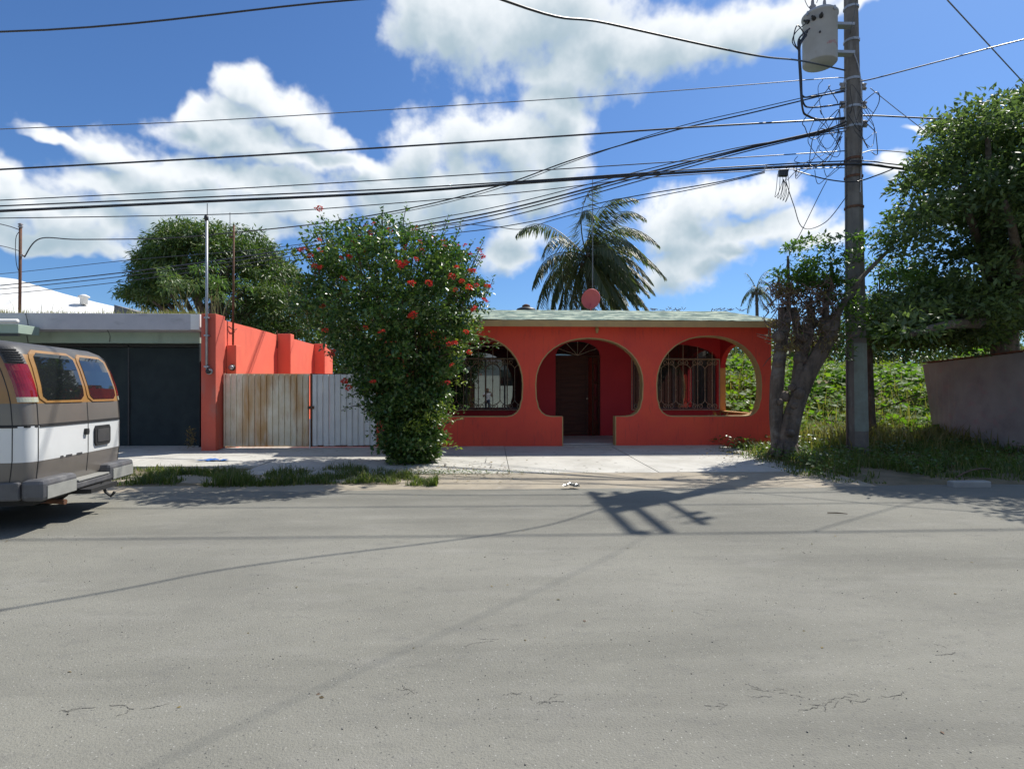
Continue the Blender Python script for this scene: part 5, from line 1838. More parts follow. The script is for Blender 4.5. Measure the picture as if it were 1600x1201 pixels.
fmesh = [flower_mesh(s_) for s_ in range(4)]
fl_px = [(500, 326), (571, 353), (584, 350), (578, 363), (590, 367), (562, 372), (555, 387), (571, 395), (598, 376), (600, 378), (622, 410), (634, 412), (628, 416), (643, 443), (670, 443), (677, 374), (656, 378), (665, 380),
         (688, 377), (634, 384), (630, 391), (647, 360), (735, 398), (748, 391), (755, 403), (713, 418), (712, 453), (722, 440), (733, 449), (745, 446), (740, 424), (706, 432), (470, 391), (478, 390), (499, 375), (500, 391), (501, 418), (536, 436), (508, 517), (521, 549),
         (597, 519), (571, 512), (642, 494), (733, 551), (706, 570), (702, 538), (583, 597), (545, 606), (538, 598), (699, 598), (728, 519), (742, 483), (650, 405), (610, 360), (545, 402), (762, 448), (757, 470), (505, 480), (660, 392), (695, 386), (715, 384), (485, 400)]
for i, (a, b2) in enumerate(fl_px):
    dr_ = math.hypot(max(0, abs(a - 612) - 0) / 160, 0)
    if dr_ > 1: dr_ = 1
    edge_ = math.sqrt(max(0, 1 - dr_ * dr_))
    z_ = P(a, b2, SY).z
    Rr = np.interp(z_, hz_, [p[1] for p in prof])
    Yq = SY - edge_ * Rr * (1.05 if z_ < 4.1 else .6) - .05
    p = P(a, b2, Yq)
    for k in range(1 if i % 3 else 2):
        o = link('flower', fmesh[(i + k) % 4], bush, loc=p + Vector((r2.normal(0, .045), r2.normal(0, .03), r2.normal(0, .03))) * (1 if k else 0) + (Vector((0, 0, 0)) if k == 0 else Vector(p) * 0) if False else Vector(p) + (Vector((r2.normal(0, .05), r2.normal(0, .03), r2.normal(0, .03))) if k else Vector((0, 0, 0))))
        o.rotation_euler = (r2.uniform(-.6, .9), r2.uniform(-.6, .6), r2.uniform(0, 6))
        o.scale = (r2.uniform(.6, 1.0),) * 3


# ------------------------------------------------------------------ trees
def limb_tree(name, base, label, cat, clumps, lm_, per, Lr, wr, trunk_r, fork, m_leaf, m_bark='bark', droop=.4, group=None, rg=rng, extra=None):
    root = thing(name, base, label, cat, group)
    s = MB()
    fk = Vector(fork)
    b0 = Vector(base)
    s.tube(bez(b0 - Vector((0, 0, .1)), b0.lerp(fk, .5) + Vector((rg.normal(0, .15), 0, 0)), fk, 8), [trunk_r * (1.15 - .07 * i) for i in range(8)], 10)
    idx = rg.choice(len(clumps), min(lm_, len(clumps)), replace=False)
    for i in idx:
        c = Vector(clumps[i][0])
        midp = fk.lerp(c, .5) + Vector((rg.normal(0, .25), rg.normal(0, .25), rg.uniform(-.1, .4)))
        s.tube(bez(fk, midp, c, 7), [trunk_r * .5 * (1 - .13 * k) for k in range(7)], 6)
    obj('trunk', s, M[m_bark], root, smooth=True)
    V, Fc = clump_leaves(clumps, per, Lr, wr, droop=droop, rg=rg)
    tag(link('crown', npmesh('crown', V, Fc, M[m_leaf]), root), kind='stuff')
    return root


# mango tree, rounded dome
r3 = np.random.default_rng(8)
MY = 26
mc = P(335, 470, MY)
cl = []
for i in range(270):
    a = r3.random() * 6.283
    ph = math.asin(r3.uniform(-.25, 1))
    q = r3.uniform(.80, 1.0)
    rx, rz = 3.55, 3.45
    rr = r3.uniform(.45, .85)
    cl.append(((mc.x + .1 + math.cos(a) * math.cos(ph) * (rx - rr * .5) * q, MY + math.sin(a) * math.cos(ph) * 3.2 * q, 5.75 + math.sin(ph) * (rz - rr * .5) * q), (rr, rr, rr * .62)))
for i in range(60):   # skirt on the right, lower
    a = r3.random() * 6.283
    cl.append(((mc.x + 3.4 + 1.6 * r3.normal() * .6, MY - 1.5 + 1.2 * math.sin(a), r3.uniform(2.8, 5.6)), (.6, .6, .45)))
limb_tree('mango_tree', (mc.x, MY, 0), 'dense dome-shaped mango tree behind the garage and the orange wall', 'tree', cl, 40, 620, (.16, .28), .26, .32, (mc.x, MY, 3.2), 'l_mango', rg=r3, droop=.7)

# large dark tree on the right
r4 = np.random.default_rng(14)
cl = []
tc_ = Vector((12.0, 14.2, 5.6))


def big(px, py, Y, n, rpx, rpy, rr=(.32, .78)):
    out = []
    for i in range(n):
        a = r4.random() * 6.283
        q = math.sqrt(r4.random())
        p = P(px + rpx * q * math.cos(a), py + rpy * q * math.sin(a), Y + r4.normal(0, .9))
        r_ = r4.uniform(*rr)
        out.append((tuple(p), (r_, r_, r_ * .7)))
    return out


cl += big(1560, 250, 12.5, 40, 90, 80)
cl += big(1500, 400, 12.5, 44, 110, 90)
cl += big(1620, 380, 12.5, 56, 120, 170)
cl += big(1700, 250, 13.0, 60, 120, 160)
cl += big(1480, 490, 12.5, 40, 110, 45, (.4, .7))
cl += big(1430, 500, 14.0, 30, 80, 40, (.4, .7))
cl += big(1455, 300, 12.5, 10, 45, 40, (.35, .55))
cl += big(1590, 170, 12.3, 14, 50, 28, (.3, .5))
cl += big(1480, 220, 12.3, 10, 35, 25, (.3, .5))
cl += big(1440, 270, 12.3, 7, 26, 20, (.25, .4))
cl += big(1450, 530, 14.0, 40, 110, 24, (.35, .55)) + big(1570, 500, 14.5, 40, 90, 40, (.4, .6))
for i in range(70):
    r_ = r4.uniform(.4, .8)
    cl.append(((r4.uniform(9.6, 14), r4.uniform(8.9, 11.6) , r4.uniform(4.0, 6.6)), (r_, r_, r_ * .6)))
limb_tree('broadleaf_tree', (13.2, 14.0, 0), 'massive dark green tree filling the right edge behind the grey wall', 'tree', cl, 60, 720, (.10, .18), .44, .38, (12.6, 13.6, 3.0), 'l_tree', rg=r4, droop=.35)
# lighter sprays of the tree nearer the pole
cl = big(1400, 430, 13.2, 14, 50, 28, (.25, .42)) + big(1440, 440, 13.2, 8, 20, 14, (.2, .35)) + big(1385, 250, 12.0, 0, 10, 10) + big(1375, 480, 13.3, 10, 30, 30, (.25, .4)) + big(1400, 520, 13.6, 18, 50, 25, (.3, .45))
limb_tree('young_tree', (9.7, 14.2, 0), 'lighter green young tree just right of the utility pole', 'tree', cl, 14, 800, (.09, .16), .4, .10, (9.4, 13.9, 2.6), 'l_light', rg=r4, droop=.3)

# pollarded tree with a twisted trunk between house and pole
TYt = 11.7
r6 = np.random.default_rng(31)
pt_tree = thing('pollarded_tree', tuple(G(1228, 718, .1)), 'gnarled pollarded tree with a forked trunk between the house and the utility pole', 'tree')


def Q(a, b, dy=0):
    return P(a, b, TYt + dy)


s = MB()
s.tube(spline([Q(1228, 728), Q(1229, 700), Q(1236, 660), Q(1248, 620), Q(1262, 585, -.05), Q(1282, 550, -.1), Q(1300, 515, -.1), Q(1306, 490, -.1)], 4), [.27, .25, .235, .22, .21, .20, .195, .19, .185, .18, .175, .17, .17, .17, .17, .17, .17, .16, .16, .16, .16, .15, .15, .14, .13, .12, .11, .10, .09], 12)
s.tube(spline([Q(1218, 722, .05), Q(1216, 690, .1), Q(1213, 650, .15), Q(1214, 600, .2), Q(1218, 560, .2), Q(1224, 520, .2), Q(1222, 480, .2)], 4), [.17, .165, .16, .155, .15, .145, .14, .14, .14, .14, .14, .14, .14, .14, .13, .13, .13, .12, .12, .11, .11, .10, .10, .09, .08], 10)
s.tube(spline([Q(1244, 640), Q(1246, 590, .05), Q(1250, 550, .1), Q(1246, 520, .1), Q(1240, 480, .1)], 4), [.13 - .004 * i for i in range(17)], 10)
s.tube(spline([Q(1252, 560, .1), Q(1262, 530), Q(1268, 500), Q(1262, 470)], 4), [.11 - .004 * i for i in range(13)], 8)
s.tube(spline([Q(1224, 540, .2), Q(1232, 500, .1), Q(1232, 440, 0), Q(1231, 400, 0)], 4), [.07 - .004 * i for i in range(13)], 8)
s.tube(spline([Q(1300, 510, -.1), Q(1320, 470, -.1), Q(1350, 430, 0), Q(1395, 385, .2)], 4), [.08 - .004 * i for i in range(13)], 8)
s.tube(spline([Q(1295, 520, -.1), Q(1290, 480, -.1), Q(1300, 440, 0), Q(1298, 410, .2)], 4), [.08 - .004 * i for i in range(13)], 8)
for k in range(26):      # burls and pruning stubs
    bp_ = Q(r6.choice([1216, 1232, 1246, 1256, 1270, 1288]), r6.uniform(500, 690) , r6.uniform(-.2, .1))
    if bp_.z < 1.6: bp_.x = Q(1232, 600).x + r6.normal(0, .1)
    q_ = r6.uniform(.06, .13)
    s.lathe([(q_ * .3, -q_), (q_ * .9, -q_ * .5), (q_, 0), (q_ * .8, q_ * .6), (q_ * .2, q_)], bp_, 8, axis=Vector((r6.normal(), -1, r6.normal())).normalized())
for k in range(10):      # flaring roots
    a = k / 10 * 6.283
    b0 = Q(1227, 716)
    s.tube(bez(b0 + Vector((.12 * math.cos(a), .12 * math.sin(a), .35)), b0 + Vector((.28 * math.cos(a), .28 * math.sin(a), .05)), b0 + Vector((.5 * math.cos(a), .5 * math.sin(a), -.12)), 5), [.09, .08, .06, .05, .03], 6)
obj('trunk', s, M['bark'], pt_tree, smooth=True)
s = MB()
for k in range(430):     # hanging aerial roots and cut twigs
    a_, b_ = r6.uniform(1200, 1314), r6.uniform(440, 548) if r6.random() < .6 else r6.uniform(440, 490)
    p0 = Q(a_, b_, r6.uniform(-.45, .5))
    ln_ = r6.uniform(.06, .38)
    up_ = r6.random() < .7
    e = p0 + Vector((r6.normal(0, .18), r6.normal(0, .18), ln_ * (.8 if up_ else -1.1)))
    s.tube(bez(p0, p0.lerp(e, .5) + Vector((r6.normal(0, .06), 0, 0)), e, 4), [.014, .011, .008, .004], 4)
obj('twigs', s, M['root'], pt_tree)
cl = []
for k in range(60):
    p = Q(r6.uniform(1205, 1305), r6.uniform(445, 550), r6.uniform(-.4, .4))
    rr = r6.uniform(.10, .2)
    cl.append((tuple(p), (rr, rr, rr)))
V_, F_ = clump_leaves(cl, 2300, (.05, .11), .4, droop=.7, rg=r6)
tag(link('withered_leaves', npmesh('withered_leaves', V_, F_, M['l_dead']), pt_tree), kind='stuff')
cl = []
for (a, b2, n_, rx, ry) in ((1235, 386, 7, 22, 7), (1285, 385, 7, 25, 12), (1340, 370, 4, 18, 10), (1280, 425, 40, 45, 26), (1235, 440, 16, 28, 20), (1325, 500, 14, 20, 45), (1310, 400, 8, 30, 20), (1305, 455, 18, 25, 25), (1262, 440, 10, 25, 12), (1400, 335, 4, 20, 12), (1370, 380, 5, 30, 15), (1330, 490, 12, 18, 40), (1318, 545, 6, 10, 25), (1296, 372, 4, 40, 8), (1222, 430, 3, 8, 12), (1385, 360, 5, 25, 20)):
    for k in range(n_):
        an = r6.random() * 6.283
        q = math.sqrt(r6.random())
        p = Q(a + rx * q * math.cos(an), b2 + ry * q * math.sin(an), r6.uniform(-.4, .4))
        rr = r6.uniform(.12, .22)
        cl.append((tuple(p), (rr, rr, rr * .6)))
V_, F_ = clump_leaves(cl, 1150, (.07, .13), .42, droop=.2, rg=r6)
tag(link('foliage', npmesh('foliage', V_, F_, M['l_light']), pt_tree), kind='stuff')
cl = [(tuple(Q(1240 + 26 * math.sin(k * 2.3), 640 + k * 8, -.1)), (.1, .1, .08)) for k in range(7)]

# distant trees behind the lot and the house
r7 = np.random.default_rng(77)


def far_tree(px, pytop, Y, rw, rh, label, n=60, m='l_mango', nm='leafy_tree'):
    c = P(px, pytop, Y)
    zt_ = c.z
    cl = []
    for i in range(n):
        a = r7.random() * 6.283
        ph = math.asin(r7.uniform(-.6, 1))
        q = r7.uniform(.5, 1)
        rr = r7.uniform(.25, .45) * rw * .6
        cl.append(((c.x + math.cos(a) * math.cos(ph) * rw * q, Y + math.sin(a) * math.cos(ph) * rw * q, zt_ - rh + math.sin(ph) * (rh - .2) * q), (rr, rr, rr * .7)))
    limb_tree(nm, (c.x, Y, 0), label, 'tree', cl, 12, 120, (.22, .38), .5, .2, (c.x, Y, max(.8, zt_ - rh * 1.5)), m, rg=r7, droop=.3, group='trees beyond the overgrown lot')


far_tree(1150, 520, 44, 3.6, 2.6, 'round dark tree seen through the right arch beyond the lot')
far_tree(1215, 505, 48, 4.0, 3.0, 'dark tree beyond the lot, just right of the house corner')
far_tree(1290, 500, 42, 4.2, 3.2, 'dark tree beyond the lot behind the pollarded tree')
far_tree(1370, 492, 40, 4.5, 3.4, 'broad dark tree beyond the lot, right of the utility pole')
far_tree(1450, 490, 38, 4.5, 3.4, 'dark tree beyond the lot under the big tree crown')
far_tree(1540, 480, 40, 5.0, 4, 'dark tree beyond the grey wall')
far_tree(1650, 470, 40, 5.0, 4, 'dark tree beyond the grey wall at the frame edge')
far_tree(560, 500, 34, 4.0, 3.4, 'green tree behind the shrub and the orange wall')
far_tree(480, 470, 31, 2.8, 3.2, 'green tree between the mango tree and the shrub')
far_tree(745, 455, 36, 1.3, 1.6, 'treetop showing over the roof between the shrub and the house', n=30)


# palms
def palm(base, crown, nfr, FL, label, seed, wind=.25, nleaf=44, leafL=.75, name='coconut_palm', low=-.9, drp=.35, grp_=None):
    rg = np.random.default_rng(seed)
    root = thing(name, base, label, 'palm tree', grp_)
    b0, c0 = Vector(base), Vector(crown)
    s = MB()
    s.tube(bez(b0, b0.lerp(c0, .5) + Vector((.15, 0, 0)), c0 - Vector((0, 0, .1)), 12), [.2 - .008 * i for i in range(12)], 10)
    obj('trunk', s, M['palmtrunk'], root, smooth=True)
    s = MB()
    for k in range(14):
        a = rg.random() * 6.283
        s.lathe([(.02, -.13), (.10, -.08), (.13, 0), (.10, .09), (.03, .13)], c0 + Vector((math.cos(a) * .3, math.sin(a) * .3, -.35 + rg.normal(0, .12))), 8)
    obj('coconut_cluster', s, M['palmtrunk'], root, smooth=True)
    for k in range(nfr):
        az_ = k * 2.39996 + rg.normal(0, .15)
        el_ = math.asin(np.clip(1.02 - (1.02 - low) * ((k + .5) / nfr) ** 1.15, -1, 1))
        FLk = FL * rg.uniform(.85, 1.08)
        d = Vector((math.cos(az_) * math.cos(el_), math.sin(az_) * math.cos(el_), math.sin(el_)))
        pts = [c0.copy()]
        step = FLk / 12
        for i in range(12):
            d = (d + Vector((wind * .12, -.02, -drp * (.30 + .06 * i) * max(.15, math.hypot(d.x, d.y))))).normalized()
            if d.z < -.97: d = Vector((d.x, d.y, -.97)).normalized()
            pts.append(pts[-1] + d * step)
        s = MB()
        s.tube(pts, [.035 - .0024 * i for i in range(13)], 4, caps=False)
        rv = len(s.v)
        sp = spline(pts, 5)
        C, D_, N_, Ls = [], [], [], []
        m_ = nleaf
        for i in range(m_):
            t = .14 + .86 * i / m_
            q = t * (len(sp) - 1)
            i0 = min(int(q), len(sp) - 2)
            p = sp[i0].lerp(sp[i0 + 1], q - i0)
            tg_ = (sp[i0 + 1] - sp[i0]).normalized()
            sd_ = tg_.cross(Vector((0, 0, 1)))
            if sd_.length < .1: sd_ = Vector((1, 0, 0))
            sd_.normalize()
            for sg in (-1, 1):
                if rg.random() < .06: continue
                dd = sd_ * sg * .65 + tg_ * .55 + Vector((wind * .5, 0, -.55 - .4 * rg.random()))
                C.append(p); D_.append(dd + Vector(tuple(rg.normal(0, .08, 3)))); N_.append(sd_ * sg * .4 + Vector((0, 0, 1)))
                Ls.append(leafL * (math.sin(math.pi * min(1, t * .85 + .12)) ** .6) * rg.uniform(.8, 1.1))
        V, Fc = leaf_arrays(np.array(C), np.array(D_), np.array(N_), np.array(Ls), np.full(len(C), leafL * .062))
        sv = np.array(s.v)
        quads = np.array(s.f)
        tri = np.concatenate([quads[:, [0, 1, 2]], quads[:, [0, 2, 3]]])
        VV, FF = merge([(sv, tri), (V, Fc)])
        link('frond', npmesh('frond', VV, FF, M['l_palm']), root)
    return root


PYp = 30
pb, pcn = P(922, 560, PYp), P(918, 402, PYp)
palm((pb.x + .3, PYp, 0), (pcn.x, PYp, pcn.z), 48, 4.4, 'tall coconut palm with wind-blown drooping fronds rising behind the roof', 3, wind=.62, nleaf=66, leafL=1.1, low=-.95, drp=.34)
q = P(1182, 452, 46)
palm((q.x, 46, 0), tuple(q), 16, 2.0, 'small distant palm behind the right end of the roof', 4, wind=.2, nleaf=24, leafL=.6)

# ------------------------------------------------------------------ vegetation on the ground
r8 = np.random.default_rng(91)
# creeper on the mound
n = 42000
u = r8.random(n)
y = 14.5 + (u ** 1.6) * 26
x = r8.uniform(0, 1, n)
x = 4.6 + x * (y * 1.15) * .85
keep = (x > HX1 + .3)
x, y = x[keep], y[keep]
z = np.array([lot_h(a, b) for a, b in zip(x, y)]) + r8.uniform(.0, .35, len(x)) + .22 * np.array([fb(a, b, .9, 2.2) for a, b in zip(x, y)])
nn = np.stack([r8.normal(0, .45, len(x)), r8.normal(-.3, .45, len(x)), np.ones(len(x))], 1)
aa = r8.random(len(x)) * 6.283
dd = np.stack([np.cos(aa), np.sin(aa), r8.normal(0, .35, len(x))], 1)
sz = r8.uniform(.12, .26, len(x)) * (1 + (y - 14) * .025)
V_, F_ = leaf_arrays(np.stack([x, y, z], 1), dd, nn, sz, sz * .85, fold=.12)
tag(link('creeper', npmesh('creeper', V_, F_, M['l_vine'])), 'bright green creeper smothering the mound on the vacant lot', 'creeper', kind='stuff')
cl = []
for i in range(120):
    yy = 15 + r8.random() ** 1.3 * 18
    xx = 5.2 + r8.random() * yy * .95
    if xx < HX1 + .6: continue
    rr = r8.uniform(.2, .5)
    cl.append(((xx, yy, lot_h(xx, yy) + rr * .5 + .15), (rr, rr, rr * r8.uniform(.5, .9))))
V_, F_ = clump_leaves(cl, 420, (.08, .2), .45, droop=.1, rg=r8)
tag(link('bushy_weeds', npmesh('bushy_weeds', V_, F_, M['l_bushy'])), 'yellow-green bushy weeds poking out of the creeper mound', 'weeds', kind='stuff')
n = 4000
x = r8.uniform(0, 1, n); y = 15 + r8.random(n) ** 1.5 * 12; x = 5.5 + x * y * .8
keep = (x > HX1 + .4) & (np.array([fb(a, b, .5, 6) for a, b in zip(x, y)]) > .05)
x, y = x[keep], y[keep]
z = np.array([lot_h(a, b) for a, b in zip(x, y)])
V_, F_ = blades(x, y, z, r8.uniform(.4, 1.0, len(x)), lean=.7, w=.014, rg=r8)
tag(link('dry_stalks', npmesh('dry_stalks', V_, F_, M['drygrass'])), 'patches of tall dry stalks standing in the creeper mound', 'grass', kind='stuff')
# dry scrub at its foot
n = 5000
x = r8.uniform(HX1 + .4, 13, n); y = r8.normal(14.6, .9, n)
z = np.array([lot_h(a, b) for a, b in zip(x, y)])
V_, F_ = blades(x, y, z, r8.uniform(.15, .6, n), lean=.9, w=.016, rg=r8)
tag(link('dry_scrub', npmesh('dry_scrub', V_, F_, M['drygrass'])), 'yellowish dry grass at the foot of the creeper mound', 'grass', kind='stuff')
# weeds on the right verge
n = 26000
x = LX0 + .1 + r8.random(n) ** 1.1 * 12; y = 8.85 + r8.random(n) * 5.6
hgt = r8.uniform(.06, .26, n) * np.clip((y - 8.75) * 1.2, .25, 1) * np.where(x > 5.9, 1.0, np.clip((x - LX0) / .9, .2, 1))
cov = np.array([fb(a, b, .8, 8) for a, b in zip(x, y)])
keep = (cov > -.25)
x, y, hgt = x[keep], y[keep], hgt[keep]
z = np.array([lot_h(a, b) for a, b in zip(x, y)])
V1 = blades(x, y, z, hgt, lean=.8, w=.009, rg=r8)
tag(link('verge_grass', npmesh('verge_grass', V1[0], V1[1], M['grass'])), 'rough grass on the shaded verge around the utility pole', 'grass', kind='stuff')
n = 9000
x = LX0 + .3 + r8.random(n) * 12; y = 9.2 + r8.random(n) * 5.4
z = np.array([lot_h(a, b) for a, b in zip(x, y)]) + r8.uniform(.03, .30, n)
cov = np.array([fb(a, b, 1.1, 4) for a, b in zip(x, y)])
keep = cov > -.05
x, y, z = x[keep], y[keep], z[keep]
k_ = len(x)
aa = r8.random(k_) * 6.283
sz = r8.uniform(.05, .11, k_)
V_, F_ = leaf_arrays(np.stack([x, y, z], 1), np.stack([np.cos(aa), np.sin(aa), r8.normal(0, .3, k_)], 1), np.stack([r8.normal(0, .4, k_), r8.normal(-.2, .4, k_), np.ones(k_)], 1), sz, sz * .7)
tag(link('broadleaf_weeds', npmesh('broadleaf_weeds', V_, F_, M['l_light'])), 'low broad-leaved weeds between the pole and the grey wall', 'weeds', kind='stuff')
# grass strip along the road on the left
n = 24000
x = r8.uniform(-9.4, -.8, n)
y0_ = 8.85 + .10 * np.sin(x * 2.1)
y = y0_ + r8.random(n) ** 1.2 * (1.75 - .35 * np.sin(x * 1.3 + 1) - np.clip((x + 2.6), 0, 1.6) * .9)
cov = np.array([fb(a, b, 1.6, 8) for a, b in zip(x, y)])
keep = (cov > -.22 + .25 * r8.random(len(x))) & (y > y0_ + .12 * r8.random(len(x)))
x, y = x[keep], y[keep]
cov = cov[keep]
hgt = r8.uniform(.03, .16, len(x)) * np.clip(.75 + 1.3 * cov, .25, 1.6)
V_, F_ = blades(x, y, np.full(len(x), .02), hgt, lean=.9, w=.007, rg=r8)
tag(link('grass_strip', npmesh('grass_strip', V_, F_, M['grass'])), 'bright green grass strip along the road in front of the gate', 'grass', kind='stuff')
tag(obj('grass_strip_soil', MB().box(-9.6, -1.4, 8.95, 10.89, -.02, .028), M['soil']), kind='structure')
# weeds on top of the garage slab
x = np.concatenate([r8.uniform(-13.5, sx1, 1500), r8.normal(-12.4, .5, 700), r8.normal(sx1 - .6, .5, 900)])
x = np.minimum(x, sx1 - .02)
y = 13.55 + r8.random(len(x)) * .9
hgt = r8.uniform(.03, .14, len(x)) * (1 + 1.6 * np.exp(-((x + 12.3) / .6) ** 2) + 1.6 * (r8.random(len(x)) < .04))
V_, F_ = blades(x, y, np.full(len(x), st), hgt, lean=.7, w=.006, rg=r8)
tag(link('roof_weeds', npmesh('roof_weeds', V_, F_, M['drygrass'])), 'dry weeds growing along the edge of the garage roof', 'weeds', kind='stuff')
# tall leafy shoots on the garage roof in front of the mango tree
for i, (ppx, lab) in enumerate(((283, 'leafy sapling on the garage roof left of the galvanised mast'), (340, 'bamboo-like sapling on the garage roof right of the galvanised mast'))):
    c = P(ppx, 489, 16.0)
    root = thing('roof_sapling', (c.x, 16.0, st), lab, 'sapling')
    s = MB()
    cl = []
    for k in range(7):
        e = Vector((c.x + r8.normal(0, .28), 16 + r8.normal(0, .2), st + r8.uniform(.7, 1.7)))
        s.tube(bez((c.x + r8.normal(0, .1), 16.0, st), (c.x + r8.normal(0, .1), 16, st + .6), e, 6), [.02, .017, .014, .011, .008, .005], 5)
        cl.append((tuple(e), (.25, .2, .25)))
    obj('stems', s, M['drygrass'], root)
    V_, F_ = clump_leaves(cl, 1100, (.10, .2), .25, droop=.9, rg=r8)
    tag(link('leaves', npmesh('leaves', V_, F_, M['l_light' if i else 'l_mango']), root), kind='stuff')
# weed by the dark gate
wp = G(298, 705, .1)
V_, F_ = clump_leaves([((wp.x, wp.y, .22 + .1 * k), (.10, .10, .12)) for k in range(4)], 5200, (.03, .07), .4, droop=.1, rg=r8)
tag(link('gate_weed', npmesh('gate_weed', V_, F_, M['l_dead'])), 'small dry weed at the foot of the orange pillar by the dark gate', 'weed')
# fallen leaves and weeds in the slab joint in front of the shrub
def scatter_leaves(name, label, n, fxy, m, size=(.03, .07)):
    pts = np.array([fxy() for _ in range(n)])
    aa = r8.random(n) * 6.283
    sz = r8.uniform(*size, n)
    V, Fc = leaf_arrays(pts, np.stack([np.cos(aa), np.sin(aa), r8.normal(0, .12, n)], 1), np.stack([r8.normal(0, .3, n), r8.normal(0, .3, n), np.ones(n)], 1), sz, sz * .5)
    tag(link(name, npmesh(name, V, Fc, M[m])), label, 'leaf litter', kind='stuff')


def near_bush():
    x = r8.normal(-1.15, .9); y = r8.normal(10.1, .55)
    y = max(y, 8.9)
    return (x, y, walk_h(y) + .03 + abs(r8.normal(0, .012)))


scatter_leaves('fallen_leaves', 'dry leaves scattered on the slabs at the foot of the flowering shrub', 420, near_bush, 'l_dead')
scatter_leaves('fallen_leaves', 'dry litter under the pollarded tree beside the house corner', 500, lambda: (r8.normal(5.6, .6), max(9.0, r8.normal(11.2, .9)), .15 + abs(r8.normal(0, .015))), 'l_dead')
scatter_leaves('joint_weeds', 'small weeds sprouting from the slab joint in front of the house', 700, lambda: (-1.4 + abs(r8.normal(0, 1.1)), 9.93 + r8.normal(0, .04), .05 + r8.uniform(0, .06)), 'l_light', (.02, .05))
scatter_leaves('road_litter', 'bits of dry leaf and grit lying about on the road', 110, lambda: (r8.uniform(-6, 8), r8.uniform(1.8, 8.5), .013), 'l_dead', (.012, .035))
# pebbles on the road and its edge
n = 3000
V_, F_ = [], []
o_ = 0
px_r = r8.uniform(-9, 10, n); py_r = np.where(r8.random(n) < .55, r8.uniform(1.7, 6, n), r8.uniform(7.8, 9.9, n))
rr_ = r8.uniform(.002, .0055, n)
octv = np.array([[1, 0, 0], [-1, 0, 0], [0, 1, 0], [0, -1, 0], [0, 0, .7], [0, 0, -.7]])
octf = np.array([[0, 2, 4], [2, 1, 4], [1, 3, 4], [3, 0, 4], [2, 0, 5], [1, 2, 5], [3, 1, 5], [0, 3, 5]])
zb_ = np.where(py_r > 8.6, .045, .012)
Vp = (octv[None] * rr_[:, None, None] * r8.uniform(.6, 1.4, (n, 1, 3)) + np.stack([px_r, py_r, zb_ + rr_ * .3], 1)[:, None]).reshape(-1, 3)
Fp = (octf[None] + (np.arange(n) * 6)[:, None, None]).reshape(-1, 3)
tag(link('pebbles', npmesh('pebbles', Vp, Fp, M['stone'])), 'loose pebbles strewn over the road surface', 'gravel', kind='stuff')

# cracks and tar patches in the road
s = MB()
random.seed(5)


def crack(p0, p1, w, n=16, jit=.05):
    p0, p1 = Vector(p0), Vector(p1)
    d = (p1 - p0)
    nn_ = Vector((-d.y, d.x, 0)).normalized()
    pts = []
    off = 0
    for i in range(n + 1):
        off += random.uniform(-jit, jit)
        pts.append(p0 + d * (i / n) + nn_ * off)
    for a, b in zip(pts[:-1], pts[1:]):
        w_ = w * random.uniform(.2, 1)
        s.add([a - nn_ * w_, b - nn_ * w_ * .5, b + nn_ * w_ * .5, a + nn_ * w_], [(0, 1, 2, 3)])


cr_rng = random.Random(12)
for (a, b) in ((1210, 1075), (1225, 1082), (1340, 1085), (1400, 1092), (1270, 1101), (1150, 1101), (835, 1086), (870, 1088), (1480, 1020), (1100, 960), (640, 1080), (95, 1110), (200, 1105), (1300, 1095), (760, 1000)):
    for q in range(3):
        a2, b2_ = a + cr_rng.uniform(-22, 22), b + cr_rng.uniform(-8, 8)
        p = G(a2, b2_, .0125)
        q_ = p + Vector((cr_rng.uniform(-.14, .14), cr_rng.uniform(-.05, .05), 0))
        crack(p, q_, .0028, n=9, jit=.010)
s.v = [(v[0], v[1], .0125) for v in s.v]
M['crack'] = mat('crack_dirt', rgb(.06, .058, .052), rgb(.09, .085, .08), scale=20, rough=1)
tag(obj('road_cracks', s, M['crack']), kind='structure')
s = MB()
for (a, b, c, d_) in ((690, 722, 712, 742), (760, 716, 790, 741), (700, 741, 880, 744)):
    p, q_ = G(a, b, .08), G(c, d_, .08)
    crack(p, q_, .012, jit=.05)
s.v = [(v[0], v[1], walk_h(v[1]) + .026) for v in s.v]
tag(obj('sidewalk_cracks', s, M['crack']), kind='structure')

# scraps
s = MB()
c = G(335, 722, .06)
for i in range(14):
    x, y = c.x + random.uniform(-.24, .24), c.y + random.uniform(-.08, .08)
    s.add([(x - .09, y - .02, .09 + random.uniform(0, .03)), (x + .02, y - .05, .10 + random.uniform(0, .03)), (x + .10, y + .03, .09 + random.uniform(0, .04)), (x - .02, y + .05, .10 + random.uniform(0, .05))], [(0, 1, 2, 3)])
tag(obj('plastic_scrap', s, M['plastic_blue']), 'crumpled blue plastic lying on the concrete before the rusty gate', 'litter')
s = MB()
c = G(892, 760, .03)
for i in range(12):
    x, y = c.x + random.uniform(-.12, .12), c.y + random.uniform(-.05, .05)
    z = random.uniform(.03, .08)
    s.add([(x - .04, y - .02, z), (x + .015, y - .03, z + .02), (x + .04, y + .015, z - .01), (x - .015, y + .035, z + .02)], [(0, 1, 2, 3)])
tag(obj('plastic_scrap', s, M['plastic_white']), 'small scrap of clear white plastic at the road edge before the doorway', 'litter')
c = G(1308, 804, 0)
tag(obj('twig', MB().tube([(c.x - .1, c.y + .03, .02), (c.x, c.y, .024), (c.x + .1, c.y - .04, .02)], [.006, .008, .004], 5), M['twig']), 'short brown twig lying alone on the road below the utility pole', 'twig')
